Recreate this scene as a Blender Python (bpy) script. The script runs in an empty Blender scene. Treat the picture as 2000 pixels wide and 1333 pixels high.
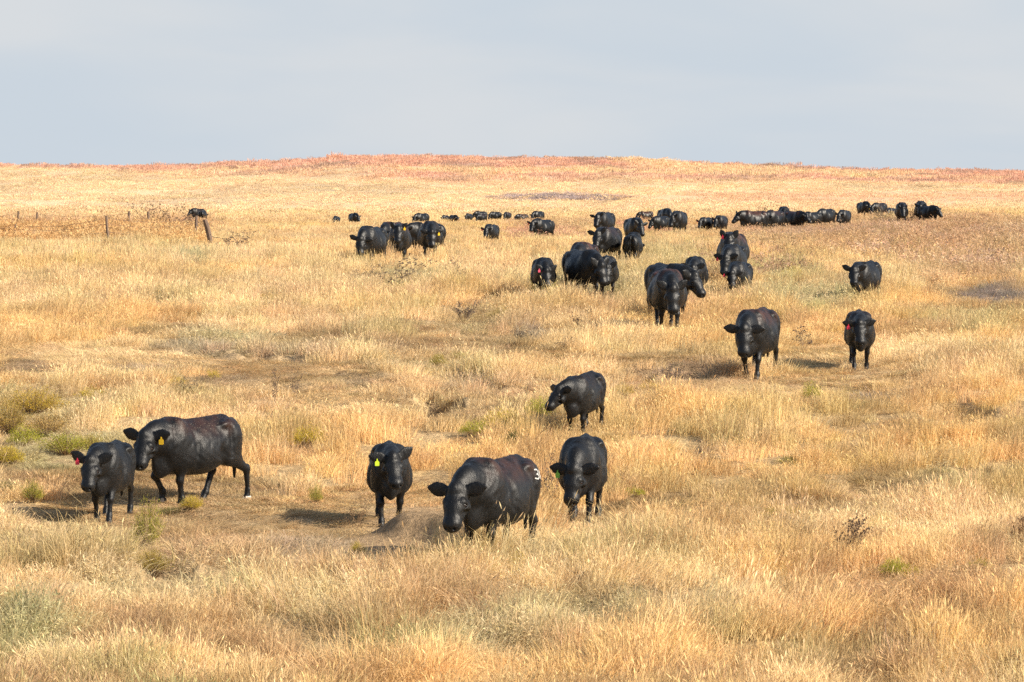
import bpy, math, random
import numpy as np
from mathutils import Vector, Matrix
from mathutils.bvhtree import BVHTree

# ------------------------------------------------------------------ camera, world, sun, exposure
R = math.radians
H = 6.0                     # eye height above the foreground
F = 8000.0                  # focal length in photograph pixels (2000 px wide)
VH, UC = 300.0, 1000.0      # level line and centre column of the photograph
sc = bpy.context.scene
COL = sc.collection
cd = bpy.data.cameras.new("camera")
cam = bpy.data.objects.new("camera", cd)
COL.objects.link(cam)
cam.location = (0, 0, H)
cam.rotation_euler = (R(90), 0, 0)
cd.sensor_width = 36.0
cd.lens = 36.0 * F / 2000.0
cd.shift_y = -(666.5 - VH) / 2000.0
cd.clip_start = 0.5
cd.clip_end = 20000
sc.camera = cam

SUN_EL, SUN_AZ = 32.0, 116.0     # azimuth clockwise from the view direction
sun_dir = Vector((math.cos(R(SUN_EL)) * math.sin(R(SUN_AZ)), math.cos(R(SUN_EL)) * math.cos(R(SUN_AZ)), math.sin(R(SUN_EL))))
sl = bpy.data.lights.new("sun", 'SUN')
sl.energy = 4.9
sl.angle = R(0.53)
sl.color = (1.0, 0.90, 0.75)
so = bpy.data.objects.new("sun", sl)
COL.objects.link(so)
so.location = (60, -20, 60)
so.rotation_euler = (-sun_dir).to_track_quat('-Z', 'Y').to_euler()

world = bpy.data.worlds.new("World")
sc.world = world
world.use_nodes = True
wn, wl = world.node_tree.nodes, world.node_tree.links
wn.clear()
wo = wn.new('ShaderNodeOutputWorld')
sky = wn.new('ShaderNodeTexSky')
sky.sky_type = 'NISHITA'
sky.sun_disc = False
sky.sun_elevation = R(SUN_EL)
sky.sun_rotation = R(SUN_AZ)
sky.dust_density = 1.5
bg = wn.new('ShaderNodeBackground')
bg.inputs['Strength'].default_value = 0.10
wl.new(sky.outputs[0], bg.inputs['Color'])
# thin overcast layer low in the sky
tc = wn.new('ShaderNodeTexCoord')
sep = wn.new('ShaderNodeSeparateXYZ')
wl.new(tc.outputs['Generated'], sep.inputs[0])
mp = wn.new('ShaderNodeMapping')
mp.inputs['Scale'].default_value = (9, 9, 34)
mp.inputs['Location'].default_value = (1.7, 0.4, 0.55)
wl.new(tc.outputs['Generated'], mp.inputs[0])
nz = wn.new('ShaderNodeTexNoise')
nz.inputs['Scale'].default_value = 1.0
nz.inputs['Detail'].default_value = 4.0
nz.inputs['Roughness'].default_value = 0.45
nz.inputs['Distortion'].default_value = 0.4
wl.new(mp.outputs[0], nz.inputs['Vector'])
rmp = wn.new('ShaderNodeValToRGB')
rmp.color_ramp.interpolation = 'EASE'
e = rmp.color_ramp.elements
e[0].position, e[0].color = 0.36, (0.345, 0.385, 0.425, 1)
e[1].position, e[1].color = 0.66, (0.395, 0.413, 0.430, 1)
wl.new(nz.outputs[0], rmp.inputs[0])
bg2 = wn.new('ShaderNodeBackground')
bg2.inputs['Strength'].default_value = 1.0
wl.new(rmp.outputs[0], bg2.inputs['Color'])
mr = wn.new('ShaderNodeMapRange')
mr.interpolation_type = 'SMOOTHSTEP'
mr.inputs['From Min'].default_value = 0.07
mr.inputs['From Max'].default_value = 0.40
mr.inputs['To Min'].default_value = 1.0
mr.inputs['To Max'].default_value = 0.12
wl.new(sep.outputs['Z'], mr.inputs['Value'])
mx = wn.new('ShaderNodeMixShader')
wl.new(mr.outputs[0], mx.inputs[0])
wl.new(bg.outputs[0], mx.inputs[1])
wl.new(bg2.outputs[0], mx.inputs[2])
wl.new(mx.outputs[0], wo.inputs['Surface'])

sc.view_settings.view_transform = 'Standard'
sc.view_settings.look = 'None'
sc.view_settings.gamma = 1.0
sc.view_settings.exposure = 0.79
sc.render.engine = 'CYCLES'
sc.cycles.max_bounces = 5
sc.cycles.diffuse_bounces = 2
sc.cycles.glossy_bounces = 2
sc.cycles.transmission_bounces = 3
sc.cycles.use_denoising = False

rng = np.random.default_rng(7)
random.seed(5)

# ------------------------------------------------------------------ helpers
def smooth(a, b, x):
    t = np.clip((x - a) / (b - a), 0, 1)
    return t * t * (3 - 2 * t)

_G = np.random.default_rng(99).random((256, 256))
def vnoise(x, y, scale, seed=0):
    x = np.asarray(x, float) / scale + 37.7 * seed + 0.31
    y = np.asarray(y, float) / scale + 91.3 * seed + 0.77
    xi, yi = np.floor(x).astype(int), np.floor(y).astype(int)
    fx, fy = x - xi, y - yi
    fx, fy = fx * fx * (3 - 2 * fx), fy * fy * (3 - 2 * fy)
    g = lambda i, j: _G[i & 255, j & 255]
    return (g(xi, yi) * (1 - fx) + g(xi + 1, yi) * fx) * (1 - fy) + (g(xi, yi + 1) * (1 - fx) + g(xi + 1, yi + 1) * fx) * fy

def fbm(x, y, scale, seed=0, octv=3):
    s, a, t = 0, 1.0, 0
    for k in range(octv):
        s = s + a * vnoise(x, y, scale / (2.1 ** k), seed + 5 * k)
        t += a
        a *= 0.55
    return s / t

def new_mat(name):
    m = bpy.data.materials.new(name)
    m.use_nodes = True
    n = m.node_tree.nodes
    b = n['Principled BSDF']
    return m, n, m.node_tree.links, b

def mesh_from(name, verts, faces, mats=(), smooth_shade=False):
    me = bpy.data.meshes.new(name)
    me.from_pydata([tuple(v) for v in verts], [], [tuple(f) for f in faces])
    for m in mats:
        me.materials.append(m)
    if smooth_shade:
        me.polygons.foreach_set('use_smooth', [True] * len(me.polygons))
    me.update()
    return me

def link(name, me, parent=None, loc=None):
    o = bpy.data.objects.new(name, me)
    COL.objects.link(o)
    if parent is not None:
        o.parent = parent
    if loc is not None:
        o.location = loc
    return o

def tag(o, label=None, cat=None, group=None, kind=None):
    if label: o['label'] = label
    if cat: o['category'] = cat
    if group: o['group'] = group
    if kind: o['kind'] = kind
    return o

# ------------------------------------------------------------------ terrain height
_tab = [(20, 5.95), (40, 5.97), (46, 5.94), (55.2, 5.45), (60.2, 5.49), (63.5, 5.44), (70.2, 4.83), (76.9, 4.21), (93, 4.01),
        (102.6, 3.85), (110, 3.78), (129, 3.71), (148, 3.89), (182, 4.23), (222, 4.66), (267, 5.17), (333, 6.04),
        (444, 7.6), (533, 8.8), (600, 9.37)]
_ld = np.linspace(math.log(18), math.log(600), 1200)
_dr = np.interp(_ld, [math.log(a) for a, b in _tab], [b for a, b in _tab])
_k = np.exp(-0.5 * (np.arange(-40, 41) / 12.0) ** 2)
_k /= _k.sum()
_dr = np.convolve(np.pad(_dr, 40, mode='edge'), _k, mode='valid')
_v600 = VH + F * _dr[-1] / 600.0
_crest_u = [-600, 0, 200, 370, 450, 620, 660, 800, 1000, 1200, 1290, 1400, 1550, 1650, 1700, 1850, 2000, 2600]
_crest_v = [328, 324, 326, 325, 320, 313, 307, 306, 310, 311, 315, 322, 327, 332, 335, 334, 337, 345]

def drop_base(x, y):
    """how far the ground lies below the level line at depth y"""
    y = np.asarray(y, float)
    x = np.asarray(x, float)
    yy = np.maximum(y, 18.0)
    near = np.interp(np.log(np.minimum(yy, 600.0)), _ld, _dr)
    u = UC + F * x / yy
    # the plain is a little higher on the right
    rise = (5.0 * smooth(1120, 1350, u) + 4.0 * smooth(1420, 1470, u) + 6.0 * smooth(1640, 1700, u)) * smooth(125, 230, yy) * (1 - smooth(560, 760, yy))
    rise = rise + 6.0 * np.exp(-((u - 385) / 60.0) ** 2) * smooth(260, 360, yy)
    near = near - rise * np.minimum(yy, 600.0) / F
    # far slope up to the ridge
    vc = np.interp(u, _crest_u, _crest_v)
    t = np.clip((yy - 600) / 500.0, 0, 1)
    prof = np.interp(t, [0, .12, .3, .55, .78, .9, 1.0], [0, .05, .2, .50, .76, .90, 1.0])
    v = _v600 + (vc - _v600) * prof
    far = (v - VH) * np.minimum(yy, 1100.0) / F
    far = far + np.maximum(yy - 1100, 0) * 0.03
    return np.where(yy > 600, far, near)

# pits and small cut banks, at photograph positions: (u, v, half width m, half depth m, depth m)
PITS_UV = [(770, 1090, 1.0, 1.0, 0.12), (640, 1096, 0.7, 0.9, 0.25), (318, 1128, 0.45, 1.0, 0.45), (1160, 1200, .6, 1.2, .35), (560, 700, 1.0, 1.2, .35), (1390, 1190, .6, 1.0, .3), (1060, 1290, .5, .8, .25), (1650, 1250, .6, .8, .25), (220, 1150, .5, .8, .25), (1860, 800, .8, 1.2, .3), (1000, 760, .8, 1.2, .3), (280, 600, 1.4, 2.0, .35), (1500, 640, .8, 1.4, .3), (700, 640, 1., 1.6, .3), (70, 1010, 0.9, 1.0, 0.15),
           (845, 792, 0.6, 1.8, 0.6), (905, 742, 1.0, 1.6, 0.5), (690, 725, 1.0, 1.1, 0.4), (545, 752, 0.7, 1.0, 0.35),
           (430, 690, 1.2, 1.5, 0.4), (1235, 732, 0.55, 1.4, 0.5), (1350, 728, 0.9, 1.5, 0.5), (1690, 778, 0.6, 1.0, 0.18),
           (1090, 655, 1.2, 1.8, 0.45), (180, 722, 1.3, 0.8, 0.22), (1350, 888, 0.5, 1.1, 0.35), (1700, 948, 0.8, 1.1, 0.35),
           (1900, 915, 0.4, 0.5, 0.2), (1310, 1170, 0.6, 0.8, 0.2), (1940, 585, 1.6, 3.0, 0.6)]
PITS = []

# small scarps: (u, v of the edge, downhill direction in degrees, half length m, height m, ramp m, taper m)
BANKS_UV = [(848, 1050, 220, 1.45, 0.33, 0.62, 2.4), (850, 790, 230, 0.83, 0.18, 0.25, 1.35), (1228, 738, 205, 0.6, 0.17, 0.25, 1.08), (1345, 735, 220, 0.98, 0.17, 0.25, 1.26), (705, 738, 220, 1.12, 0.14, 0.25, 1.26), (430, 697, 225, 1.35, 0.14, 0.25, 1.26), (555, 762, 220, 0.9, 0.13, 0.25, 1.08), (1700, 786, 220, 0.9, 0.1, 0.25, 1.08), (1700, 957, 230, 1.05, 0.11, 0.25, 0.9), (322, 1126, 235, 0.52, 0.18, 0.25, 0.9), (1095, 668, 225, 1.35, 0.14, 0.25, 1.44), (210, 728, 235, 1.8, 0.1, 0.25, 1.26), (1385, 900, 220, 0.75, 0.11, 0.25, 0.9), (470, 1012, 232, 1.8, 0.07, 0.25, 1.35), (920, 752, 220, 1.2, 0.15, 0.25, 1.26), (60, 725, 230, 1.5, 0.11, 0.25, 1.17), (1160, 1215, 220, 0.9, 0.13, 0.25, 1.08), (700, 822, 220, 0.75, 0.1, 0.25, 0.9)]
BANKS = []

def ground(x, y, pits=True):
    x = np.asarray(x, float)
    y = np.asarray(y, float)
    z = H - drop_base(x, y)
    z = z + (fbm(x, y, 2.2, 3, 3) - 0.5) * 0.14 * smooth(20, 45, y) + (fbm(x, y, .45, 9, 2) - .5) * .05 * smooth(20, 45, y) * (1 - smooth(110, 150, y))
    z = z + (vnoise(x, y, 14.0, 8) - 0.5) * 0.30 * smooth(40, 80, y) * (1 - smooth(560, 620, y))
    z = z + (vnoise(x, y, 30.0, 11) - 0.5) * 1.4 * smooth(640, 760, y) * (1 - smooth(1000, 1090, y))
    if pits:
        for (px, py, rx, ry, dp) in PITS:
            r = np.sqrt(((x - px) / rx) ** 2 + ((y - py) / ry) ** 2) + (vnoise(x, y, 0.5, 21) - 0.5) * 0.22
            z = z - dp * (1 - smooth(0.45, 1.0, r))
        for (px, py, an, L_, hh, w_, T_) in BANKS:
            dx, dy = math.cos(an), math.sin(an)
            t = (x - px) * dx + (y - py) * dy + (vnoise(x, y, .6, 23) - .5) * .3
            s = np.abs(-(x - px) * dy + (y - py) * dx) / L_
            z = z + hh * np.where(t > 0, 1 - smooth(0, w_, t), 1 - smooth(0, T_, -t)) * (1 - smooth(.5, 1.1, s + (vnoise(x, y, .5, 24) - .5) * .3))
    return z

def at_uv(u, v, pits=True):
    """point of the ground seen at photograph pixel (u, v)"""
    ys = np.exp(np.linspace(math.log(42), math.log(1099), 4000))
    xs = (u - UC) / F * ys
    vv = VH + F * (H - ground(xs, ys, pits)) / ys
    i = np.argmax(vv <= v) if (vv <= v).any() else len(ys) - 1
    return float(xs[i]), float(ys[i])

for (u, v, rx, ry, dp) in PITS_UV:
    px, py = at_uv(u, v, False)
    PITS.append((px, py, rx, ry, dp))

for (u, v, an, L_, hh, w_, T_) in BANKS_UV:
    px, py = at_uv(u, v, False)
    BANKS.append((px, py, R(an), L_, hh, w_, T_))

# ------------------------------------------------------------------ zones of vegetation (positions in the photograph)
# (u, v, ru, rv, kind, amount)
ZONES = [
    # trodden short grass
    (420, 1020, 420, 42, 'short', 1), (620, 1050, 260, 45, 'short', 1), (760, 985, 210, 50, 'short', .9), (250, 1010, 260, 35, 'short', 1),
    (250, 700, 340, 34, 'short', 1), (560, 745, 260, 40, 'short', 1), (640, 800, 110, 45, 'short', .9), (60, 730, 120, 25, 'short', .8), (880, 660, 90, 30, 'short', .5),
    (1480, 752, 240, 28, 'short', 1), (1660, 740, 160, 26, 'short', 1), (1120, 655, 130, 16, 'short', .8), (1050, 755, 140, 26, 'short', .7), (1560, 775, 260, 24, 'short', .8), (1600, 700, 130, 30, 'short', .8),
    (760, 1112, 190, 34, 'short', .85), (1700, 955, 160, 22, 'short', .7), (1130, 1042, 84, 46, 'short', .9), (1140, 870, 90, 40, 'short', .6), (1300, 650, 90, 26, 'short', .35), (1600, 448, 260, 8, 'short', .4), (1380, 900, 150, 22, 'short', .5), (1300, 760, 140, 22, 'short', .6), (860, 775, 60, 40, 'short', .6),
    (815, 1034, 135, 52, 'dirt', 1), (700, 1088, 110, 22, 'dirt', .8), (320, 1155, 70, 34, 'short', .9), (770, 1075, 130, 28, 'dirt', 1), (320, 1120, 40, 26, 'dirt', .9), (845, 790, 30, 26, 'dirt', .8),
    (1235, 726, 38, 14, 'dirt', .9), (1340, 724, 60, 12, 'dirt', .8),
    (960, 1112, 120, 24, 'tall', 1), (1150, 600, 90, 14, 'tall', .35), (725, 522, 60, 8, 'tall', .8), (1110, 1075, 60, 14, 'tall', .3),
    # grey green growth
    (60, 800, 170, 45, 'green', .5), (120, 880, 170, 40, 'green', .6), (430, 670, 110, 26, 'green', .45), (230, 740, 180, 12, 'green', .3),
    (780, 700, 100, 40, 'green', .25), (1150, 1190, 180, 60, 'green', .45), (950, 1250, 150, 60, 'green', .4), (320, 1150, 200, 50, 'green', .4), (60, 1250, 90, 60, 'green', .5), (620, 1210, 90, 50, 'green', .35),
    (1180, 560, 110, 40, 'green', .4), (1320, 520, 90, 50, 'green', .35), (1590, 590, 130, 26, 'green', .45), (1500, 540, 80, 30, 'green', .4), (380, 515, 40, 14, 'green', .6), (1880, 640, 120, 30, 'green', .35), (800, 545, 60, 14, 'green', .5),
    (1380, 1180, 110, 40, 'green', .3), (1880, 940, 120, 26, 'green', .35), (100, 1040, 120, 30, 'green', .2), (930, 630, 70, 30, 'green', .3),
    (1100, 412, 500, 9, 'green', .35), (1500, 395, 300, 8, 'green', .3), (400, 406, 300, 7, 'green', .35), (900, 388, 200, 5, 'green', .4),
    # reddish brown weeds; purple grey tone painted in for shade in low spots
    (180, 447, 250, 26, 'red', .75), (60, 440, 160, 26, 'red', .8), (340, 440, 80, 30, 'red', .6), (1750, 455, 330, 32, 'red', .55), (1900, 500, 190, 70, 'red', .6), (1560, 470, 180, 40, 'red', .35),
    (1500, 440, 130, 22, 'red', .6), (1080, 440, 120, 18, 'red', .5), (1300, 440, 130, 18, 'red', .3), (560, 432, 160, 10, 'red', .35), (750, 430, 60, 8, 'red', .3), (820, 685, 90, 26, 'red', .45), (250, 598, 90, 14, 'red', .4), (640, 640, 90, 30, 'red', .3),
    (1800, 1180, 170, 80, 'red', .35), (1640, 1150, 100, 60, 'red', .3), (330, 1110, 140, 60, 'red', .2), (440, 1080, 110, 40, 'red', .35), (1000, 620, 120, 40, 'red', .25), (1150, 610, 80, 40, 'red', .25),
    (960, 760, 160, 20, 'red', .3), (1350, 740, 170, 26, 'red', .35), (1780, 660, 100, 20, 'red', .35), (1250, 770, 90, 30, 'red', .3), (420, 820, 120, 26, 'red', .25), (1940, 1130, 90, 100, 'red', .3), (720, 470, 300, 20, 'red', .12),
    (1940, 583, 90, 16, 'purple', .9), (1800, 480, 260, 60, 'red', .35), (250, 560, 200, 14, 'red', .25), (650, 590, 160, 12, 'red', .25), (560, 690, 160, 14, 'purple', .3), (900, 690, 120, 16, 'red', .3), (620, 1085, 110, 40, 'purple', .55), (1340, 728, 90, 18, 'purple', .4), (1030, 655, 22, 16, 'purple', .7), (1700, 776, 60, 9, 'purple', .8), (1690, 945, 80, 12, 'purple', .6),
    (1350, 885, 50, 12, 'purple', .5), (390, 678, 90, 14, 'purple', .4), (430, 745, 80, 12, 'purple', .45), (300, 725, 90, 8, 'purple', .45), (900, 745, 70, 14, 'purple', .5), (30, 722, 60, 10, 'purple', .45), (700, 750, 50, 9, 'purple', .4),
]
ZC = {'green': (0.42, 0.42, 0.24), 'red': (0.53, 0.335, 0.195), 'purple': (0.30, 0.25, 0.225), 'short': (0.76, 0.54, 0.29)}  # purple: grey grass tone, mainly shade painted into dips and cut banks
STRAW, GOLD, TAN, OLIVE, ROSE = (np.array(c) for c in [(0.88, 0.66, 0.37), (0.86, 0.585, 0.27), (0.50, 0.335, 0.175), (0.40, 0.37, 0.165), (0.70, 0.47, 0.27)])

def mixc(a, b, t):
    t = np.clip(np.asarray(t, float), 0, 1)[..., None]
    return a * (1 - t) + np.asarray(b) * t

def zones(x, y):
    """colour, height factor, bare factor, redness, greenness at ground points"""
    z = ground(x, y, False)
    yy = np.maximum(y, 20)
    u = UC + F * x / yy
    v = VH + F * (H - z) / yy
    sc1 = np.clip(yy / 75.0, 1, 6)
    n1 = fbm(x, y / 1.5, 5.0, 1)
    n2 = fbm(x, y / 1.3, 1.2, 2)
    n3 = fbm(x, y / 2.0, 16.0, 4)
    n4 = fbm(x, y / 1.3, 2.4, 6)
    c = mixc(np.broadcast_to(STRAW, x.shape + (3,)), GOLD, smooth(.40, .62, n1))
    fg = smooth(1060, 1240, v)
    c = mixc(c, TAN, smooth(.48, .62, n2) * (.5 + .3 * fg))  # tan grass, its tone deepened to paint in shadow gaps between clumps
    c = mixc(c, OLIVE, smooth(.48, .62, n4) * (.28 + .45 * fg * (1 - smooth(1300, 1700, u))))
    c = mixc(c, ROSE, smooth(.52, .66, n3) * .22)
    h = 0.50 + 0.72 * n4 + 0.20 * fg + 0.22 * (1 - smooth(560, 640, v))
    bare = np.zeros_like(h)
    red = np.zeros_like(h)
    green = smooth(.5, .64, n4) * fg * .3
    worn = smooth(.55, .66, fbm(x, y / 1.25, 3.4, 80)) * (1 - smooth(150, 300, yy)) * (1 - .5 * fg)
    h = h * (1 - .62 * worn)
    c = mixc(c, (0.47, 0.33, 0.185), worn * .6)
    wu = (vnoise(x, y, 1.3, 31) - .5) * .7
    wv = (vnoise(x, y, 1.7, 32) - .5) * .7
    for (zu, zv, ru, rv, kind, am) in ZONES:
        r = np.sqrt(((u - zu) / ru + wu * min(1, 60 / ru)) ** 2 + ((v - zv) / rv + wv) ** 2)
        w = am * (1 - smooth(.55, 1.15, r))
        if not (w > 0).any():
            continue
        if kind == 'short':
            c = mixc(c, ZC['short'], w * .55)
            h = h * (1 - .84 * w)
        elif kind == 'tall':
            h = h * (1 + .55 * w) + .2 * w
        elif kind == 'dirt':
            bare = np.maximum(bare, w)
        else:
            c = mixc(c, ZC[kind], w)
            if kind == 'red':
                red = np.maximum(red, w)
            if kind == 'green':
                green = np.maximum(green, w)
                h = h * (1 - .2 * w)
    for (px, py, an, L_, hh, w_, T_) in BANKS:
        t = (x - px) * math.cos(an) + (y - py) * math.sin(an); s = np.abs(-(x - px) * math.sin(an) + (y - py) * math.cos(an)) / L_
        h = np.where((t > -.9) & (t < -.12) & (s < 1) & (hh < .3), h * 1.25 + .12, h)
        bare = np.maximum(bare, np.where((t > (-.25 if hh > .3 else -.15)) & (t < w_ + (.5 if hh > .3 else .15)) & (s < .8), 1.0 if hh > .3 else .35, 0))
    # the far slope: pale gold, then the rose coloured ridge
    sl_ = smooth(430, 600, yy)
    slope_c = mixc(np.broadcast_to(np.array((0.82, 0.595, 0.36)), x.shape + (3,)), (0.58, 0.45, 0.28), smooth(.50, .68, fbm(x, y / 3, 22, 14)) * .55)
    c = mixc(c, (0.84, 0.62, 0.35), sl_ * .5)
    far = smooth(640, 720, yy)
    c = c * (1 - far[..., None]) + slope_c * far[..., None]
    vc = np.interp(u, _crest_u, _crest_v)
    ridge_w = np.interp(u, [-200, 200, 500, 700, 1000, 1400, 1700, 2000, 2400], [3, 7, 24, 42, 48, 42, 34, 30, 26])
    nr = fbm(x, y / 2.5, 26, 16)
    rd = (1 - smooth(.55, 1.1, (v - vc) / ridge_w + (nr - .5) * 1.0)) * far
    rose = mixc(np.broadcast_to(np.array((0.70, 0.425, 0.30)), x.shape + (3,)), (0.46, 0.31, 0.23), smooth(.52, .64, fbm(x, y / 3, 9, 17)) * .7)
    rose = mixc(rose, (0.84, 0.62, 0.36), smooth(.54, .66, fbm(x, y / 1.6, 45, 18)) * .7)
    c = c * (1 - rd[..., None]) + rose * rd[..., None]
    pink = smooth(1250, 1400, u) * smooth(372, 382, v) * (1 - smooth(392, 402, v)) * .45
    c = mixc(c, (0.72, 0.42, 0.27), pink)
    h = h * np.where(far > .5, np.where(rd > .4, 1.0, .35), 1.0)
    return dict(c=np.clip(c, 0, .92), h=h, bare=bare, red=red, green=green, rd=rd, far=far, u=u, v=v)

# ------------------------------------------------------------------ ground mesh
def build_terrain():
    ty = np.concatenate([[-260, -160, -90, -50, -25, -8, 4, 14, 22, 29, 34, 38], np.exp(np.arange(math.log(40.5), math.log(125), 0.0026)),
                         np.exp(np.arange(math.log(125.3), math.log(600), 0.006)), np.arange(602, 1130, 3.0), [1140, 1160, 1200, 1280, 1400, 1600, 2000, 2800, 4000]])
    s = np.linspace(-0.15, 0.15, 560)
    s = np.concatenate([[-3.2, -2, -1.3, -.9, -.65, -.48, -.36, -.28, -.23, -.20, -.18, -.165], s, [.165, .18, .20, .23, .28, .36, .48, .65, .9, 1.3, 2, 3.2]])
    Y, S = np.meshgrid(ty, s, indexing='ij')
    X = S * (np.maximum(Y, 0) + 12)
    Z = ground(X, Y)
    zz = zones(X, Y)
    det = fbm(X, Y, 0.35, 40, 3)
    litter = mixc(zz['c'] * .8, (0.50, 0.35, 0.19), .35 + .4 * smooth(.4, .62, det) * (1 - zz['far']))
    c = mixc(litter, (0.40, 0.27, 0.155), zz['bare'] * .85)
    c = np.where(zz['far'][..., None] > .5, zz['c'] * .92, c)
    n, m = X.shape
    V = np.stack([X, Y, Z], -1).reshape(-1, 3)
    i = np.arange(n * m).reshape(n, m)
    Q = np.stack([i[:-1, :-1], i[:-1, 1:], i[1:, 1:], i[1:, :-1]], -1).reshape(-1, 4)
    me = bpy.data.meshes.new("ground")
    me.vertices.add(len(V))
    me.vertices.foreach_set('co', V.ravel())
    me.loops.add(Q.size)
    me.loops.foreach_set('vertex_index', Q.ravel())
    me.polygons.add(len(Q))
    me.polygons.foreach_set('loop_start', np.arange(0, Q.size, 4))
    me.polygons.foreach_set('use_smooth', np.ones(len(Q), bool))
    me.update(calc_edges=True)
    a = me.color_attributes.new('tint', 'FLOAT_COLOR', 'POINT')
    a.data.foreach_set('color', np.concatenate([c.reshape(-1, 3), np.ones((n * m, 1))], 1).ravel())
    mt, nn, ll, b = new_mat("dry_soil_and_litter")
    at = nn.new('ShaderNodeAttribute'); at.attribute_name = 'tint'
    no = nn.new('ShaderNodeTexNoise'); no.inputs['Scale'].default_value = 9.0; no.inputs['Detail'].default_value = 8; no.inputs['Roughness'].default_value = .7
    geo = nn.new('ShaderNodeNewGeometry'); ll.new(geo.outputs['Position'], no.inputs['Vector'])
    mrr = nn.new('ShaderNodeMapRange'); mrr.inputs['From Min'].default_value = .3; mrr.inputs['From Max'].default_value = .7
    mrr.inputs['To Min'].default_value = .42; mrr.inputs['To Max'].default_value = 1.3
    ll.new(no.outputs[0], mrr.inputs['Value'])
    mul = nn.new('ShaderNodeVectorMath'); mul.operation = 'SCALE'
    ll.new(at.outputs['Color'], mul.inputs[0]); ll.new(mrr.outputs[0], mul.inputs['Scale'])
    ll.new(mul.outputs[0], b.inputs['Base Color'])
    b.inputs['Roughness'].default_value = 1; b.inputs['Specular IOR Level'].default_value = .1
    bp = nn.new('ShaderNodeBump'); bp.inputs['Strength'].default_value = 1.0; bp.inputs['Distance'].default_value = .09
    ll.new(no.outputs[0], bp.inputs['Height']); ll.new(bp.outputs[0], b.inputs['Normal'])
    me.materials.append(mt)
    tag(link("ground", me), kind='structure')
build_terrain()

# ------------------------------------------------------------------ grass
def plant_mat(name, attr_type='INSTANCER', trans=.35, sat=1.0):
    m = bpy.data.materials.new(name); m.use_nodes = True
    n, l = m.node_tree.nodes, m.node_tree.links
    n.clear()
    out = n.new('ShaderNodeOutputMaterial')
    at = n.new('ShaderNodeAttribute'); at.attribute_type = attr_type; at.attribute_name = 'tint'
    bl = n.new('ShaderNodeAttribute'); bl.attribute_type = 'GEOMETRY'; bl.attribute_name = 'blade'
    mul = n.new('ShaderNodeVectorMath'); mul.operation = 'MULTIPLY'
    l.new(at.outputs['Color'], mul.inputs[0]); l.new(bl.outputs['Color'], mul.inputs[1])
    d = n.new('ShaderNodeBsdfDiffuse'); t = n.new('ShaderNodeBsdfTranslucent')
    l.new(mul.outputs[0], d.inputs['Color']); l.new(mul.outputs[0], t.inputs['Color'])
    mxs = n.new('ShaderNodeMixShader'); mxs.inputs[0].default_value = trans
    l.new(d.outputs[0], mxs.inputs[1]); l.new(t.outputs[0], mxs.inputs[2])
    l.new(mxs.outputs[0], out.inputs['Surface'])
    return m

class Blades:
    """collects ribbons with a per-blade colour factor"""
    def __init__(s):
        s.v, s.f, s.c = [], [], []
    def ribbon(s, pts, wid, col, facing=None):
        n0 = len(s.v)
        a = facing if facing is not None else random.uniform(0, math.pi)
        side = Vector((math.cos(a), math.sin(a), 0))
        for p, w in zip(pts, wid):
            s.v += [p - side * w / 2, p + side * w / 2]
            s.c += [col, col]
        for i in range(len(pts) - 1):
            k = n0 + 2 * i
            s.f.append((k, k + 1, k + 3, k + 2))
    def leaf(s, p, d, w, ln, col):
        n0 = len(s.v)
        d = d.normalized()
        sd = d.cross(Vector((random.uniform(-1, 1), random.uniform(-1, 1), random.uniform(-1, 1)))).normalized() * w / 2
        s.v += [p, p + d * ln * .5 + sd, p + d * ln, p + d * ln * .5 - sd]
        s.c += [col] * 4
        s.f.append((n0, n0 + 1, n0 + 2, n0 + 3))

def rcol(var=.25, warm=.06):
    k = 1 + random.uniform(-var, var)
    w = random.uniform(-warm, warm)
    return (k * (1 + w), k, k * (1 - w * 1.5), 1)

def tuft(n, rad, h, w, lean=.25, arch=.3, head=0.0, hvar=.4, wind=(0.06, 0.02), forb=0.0):
    B = Blades()
    for i in range(n):
        r = rad * math.sqrt(random.random()); a = random.uniform(0, 2 * math.pi)
        base = Vector((r * math.cos(a), r * math.sin(a), -0.04))
        hh = h * (1 - hvar * random.random() ** 1.0 + .12 * random.gauss(0, 1)) * (1 - .25 * r / rad)
        hh = max(hh, h * .2)
        la = a + random.gauss(0, .9)
        ln = abs(random.gauss(0, lean)) * hh
        d = Vector((math.cos(la) * ln + wind[0] * hh, math.sin(la) * ln + wind[1] * hh, 0))
        ar = arch * random.random() * hh
        dd = Vector((math.cos(la), math.sin(la), 0)) * ar
        pts = [base, base + d * .35 + Vector((0, 0, hh * .42)), base + d * .72 + dd * .35 + Vector((0, 0, hh * .78)),
               base + d + dd + Vector((0, 0, hh * (1.0 - .35 * ar / max(hh, .01))))]
        col = rcol(.22)
        ww = w * random.uniform(.7, 1.3)
        if random.random() < head:
            q = pts[-1] + (pts[-1] - pts[-2]).normalized() * h * .13
            hc = tuple(min(1.2, c_ * 1.1) for c_ in col[:3]) + (1,)
            B.ribbon(pts, [ww, ww * .7, ww * .55, ww * .5], col)
            B.ribbon([pts[-1], (pts[-1] + q) / 2, q], [ww * .6, ww * 1.9, ww * .3], hc)
        else:
            B.ribbon(pts, [ww, ww * .85, ww * .55, ww * .12], col)
        if forb and random.random() < forb:
            for k in range(7):
                t = random.uniform(.4, 1.0)
                p = base.lerp(pts[-1], t)
                B.leaf(p, Vector((random.gauss(0, 1), random.gauss(0, 1), random.uniform(-.1, .9))), w * 2.2, h * .13, rcol(.35))
    return B

PROTOS, P_ID = [], {}
def proto(name, B):
    P_ID.setdefault(name, []).append(len(PROTOS))
    PROTOS.append(B)

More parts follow.
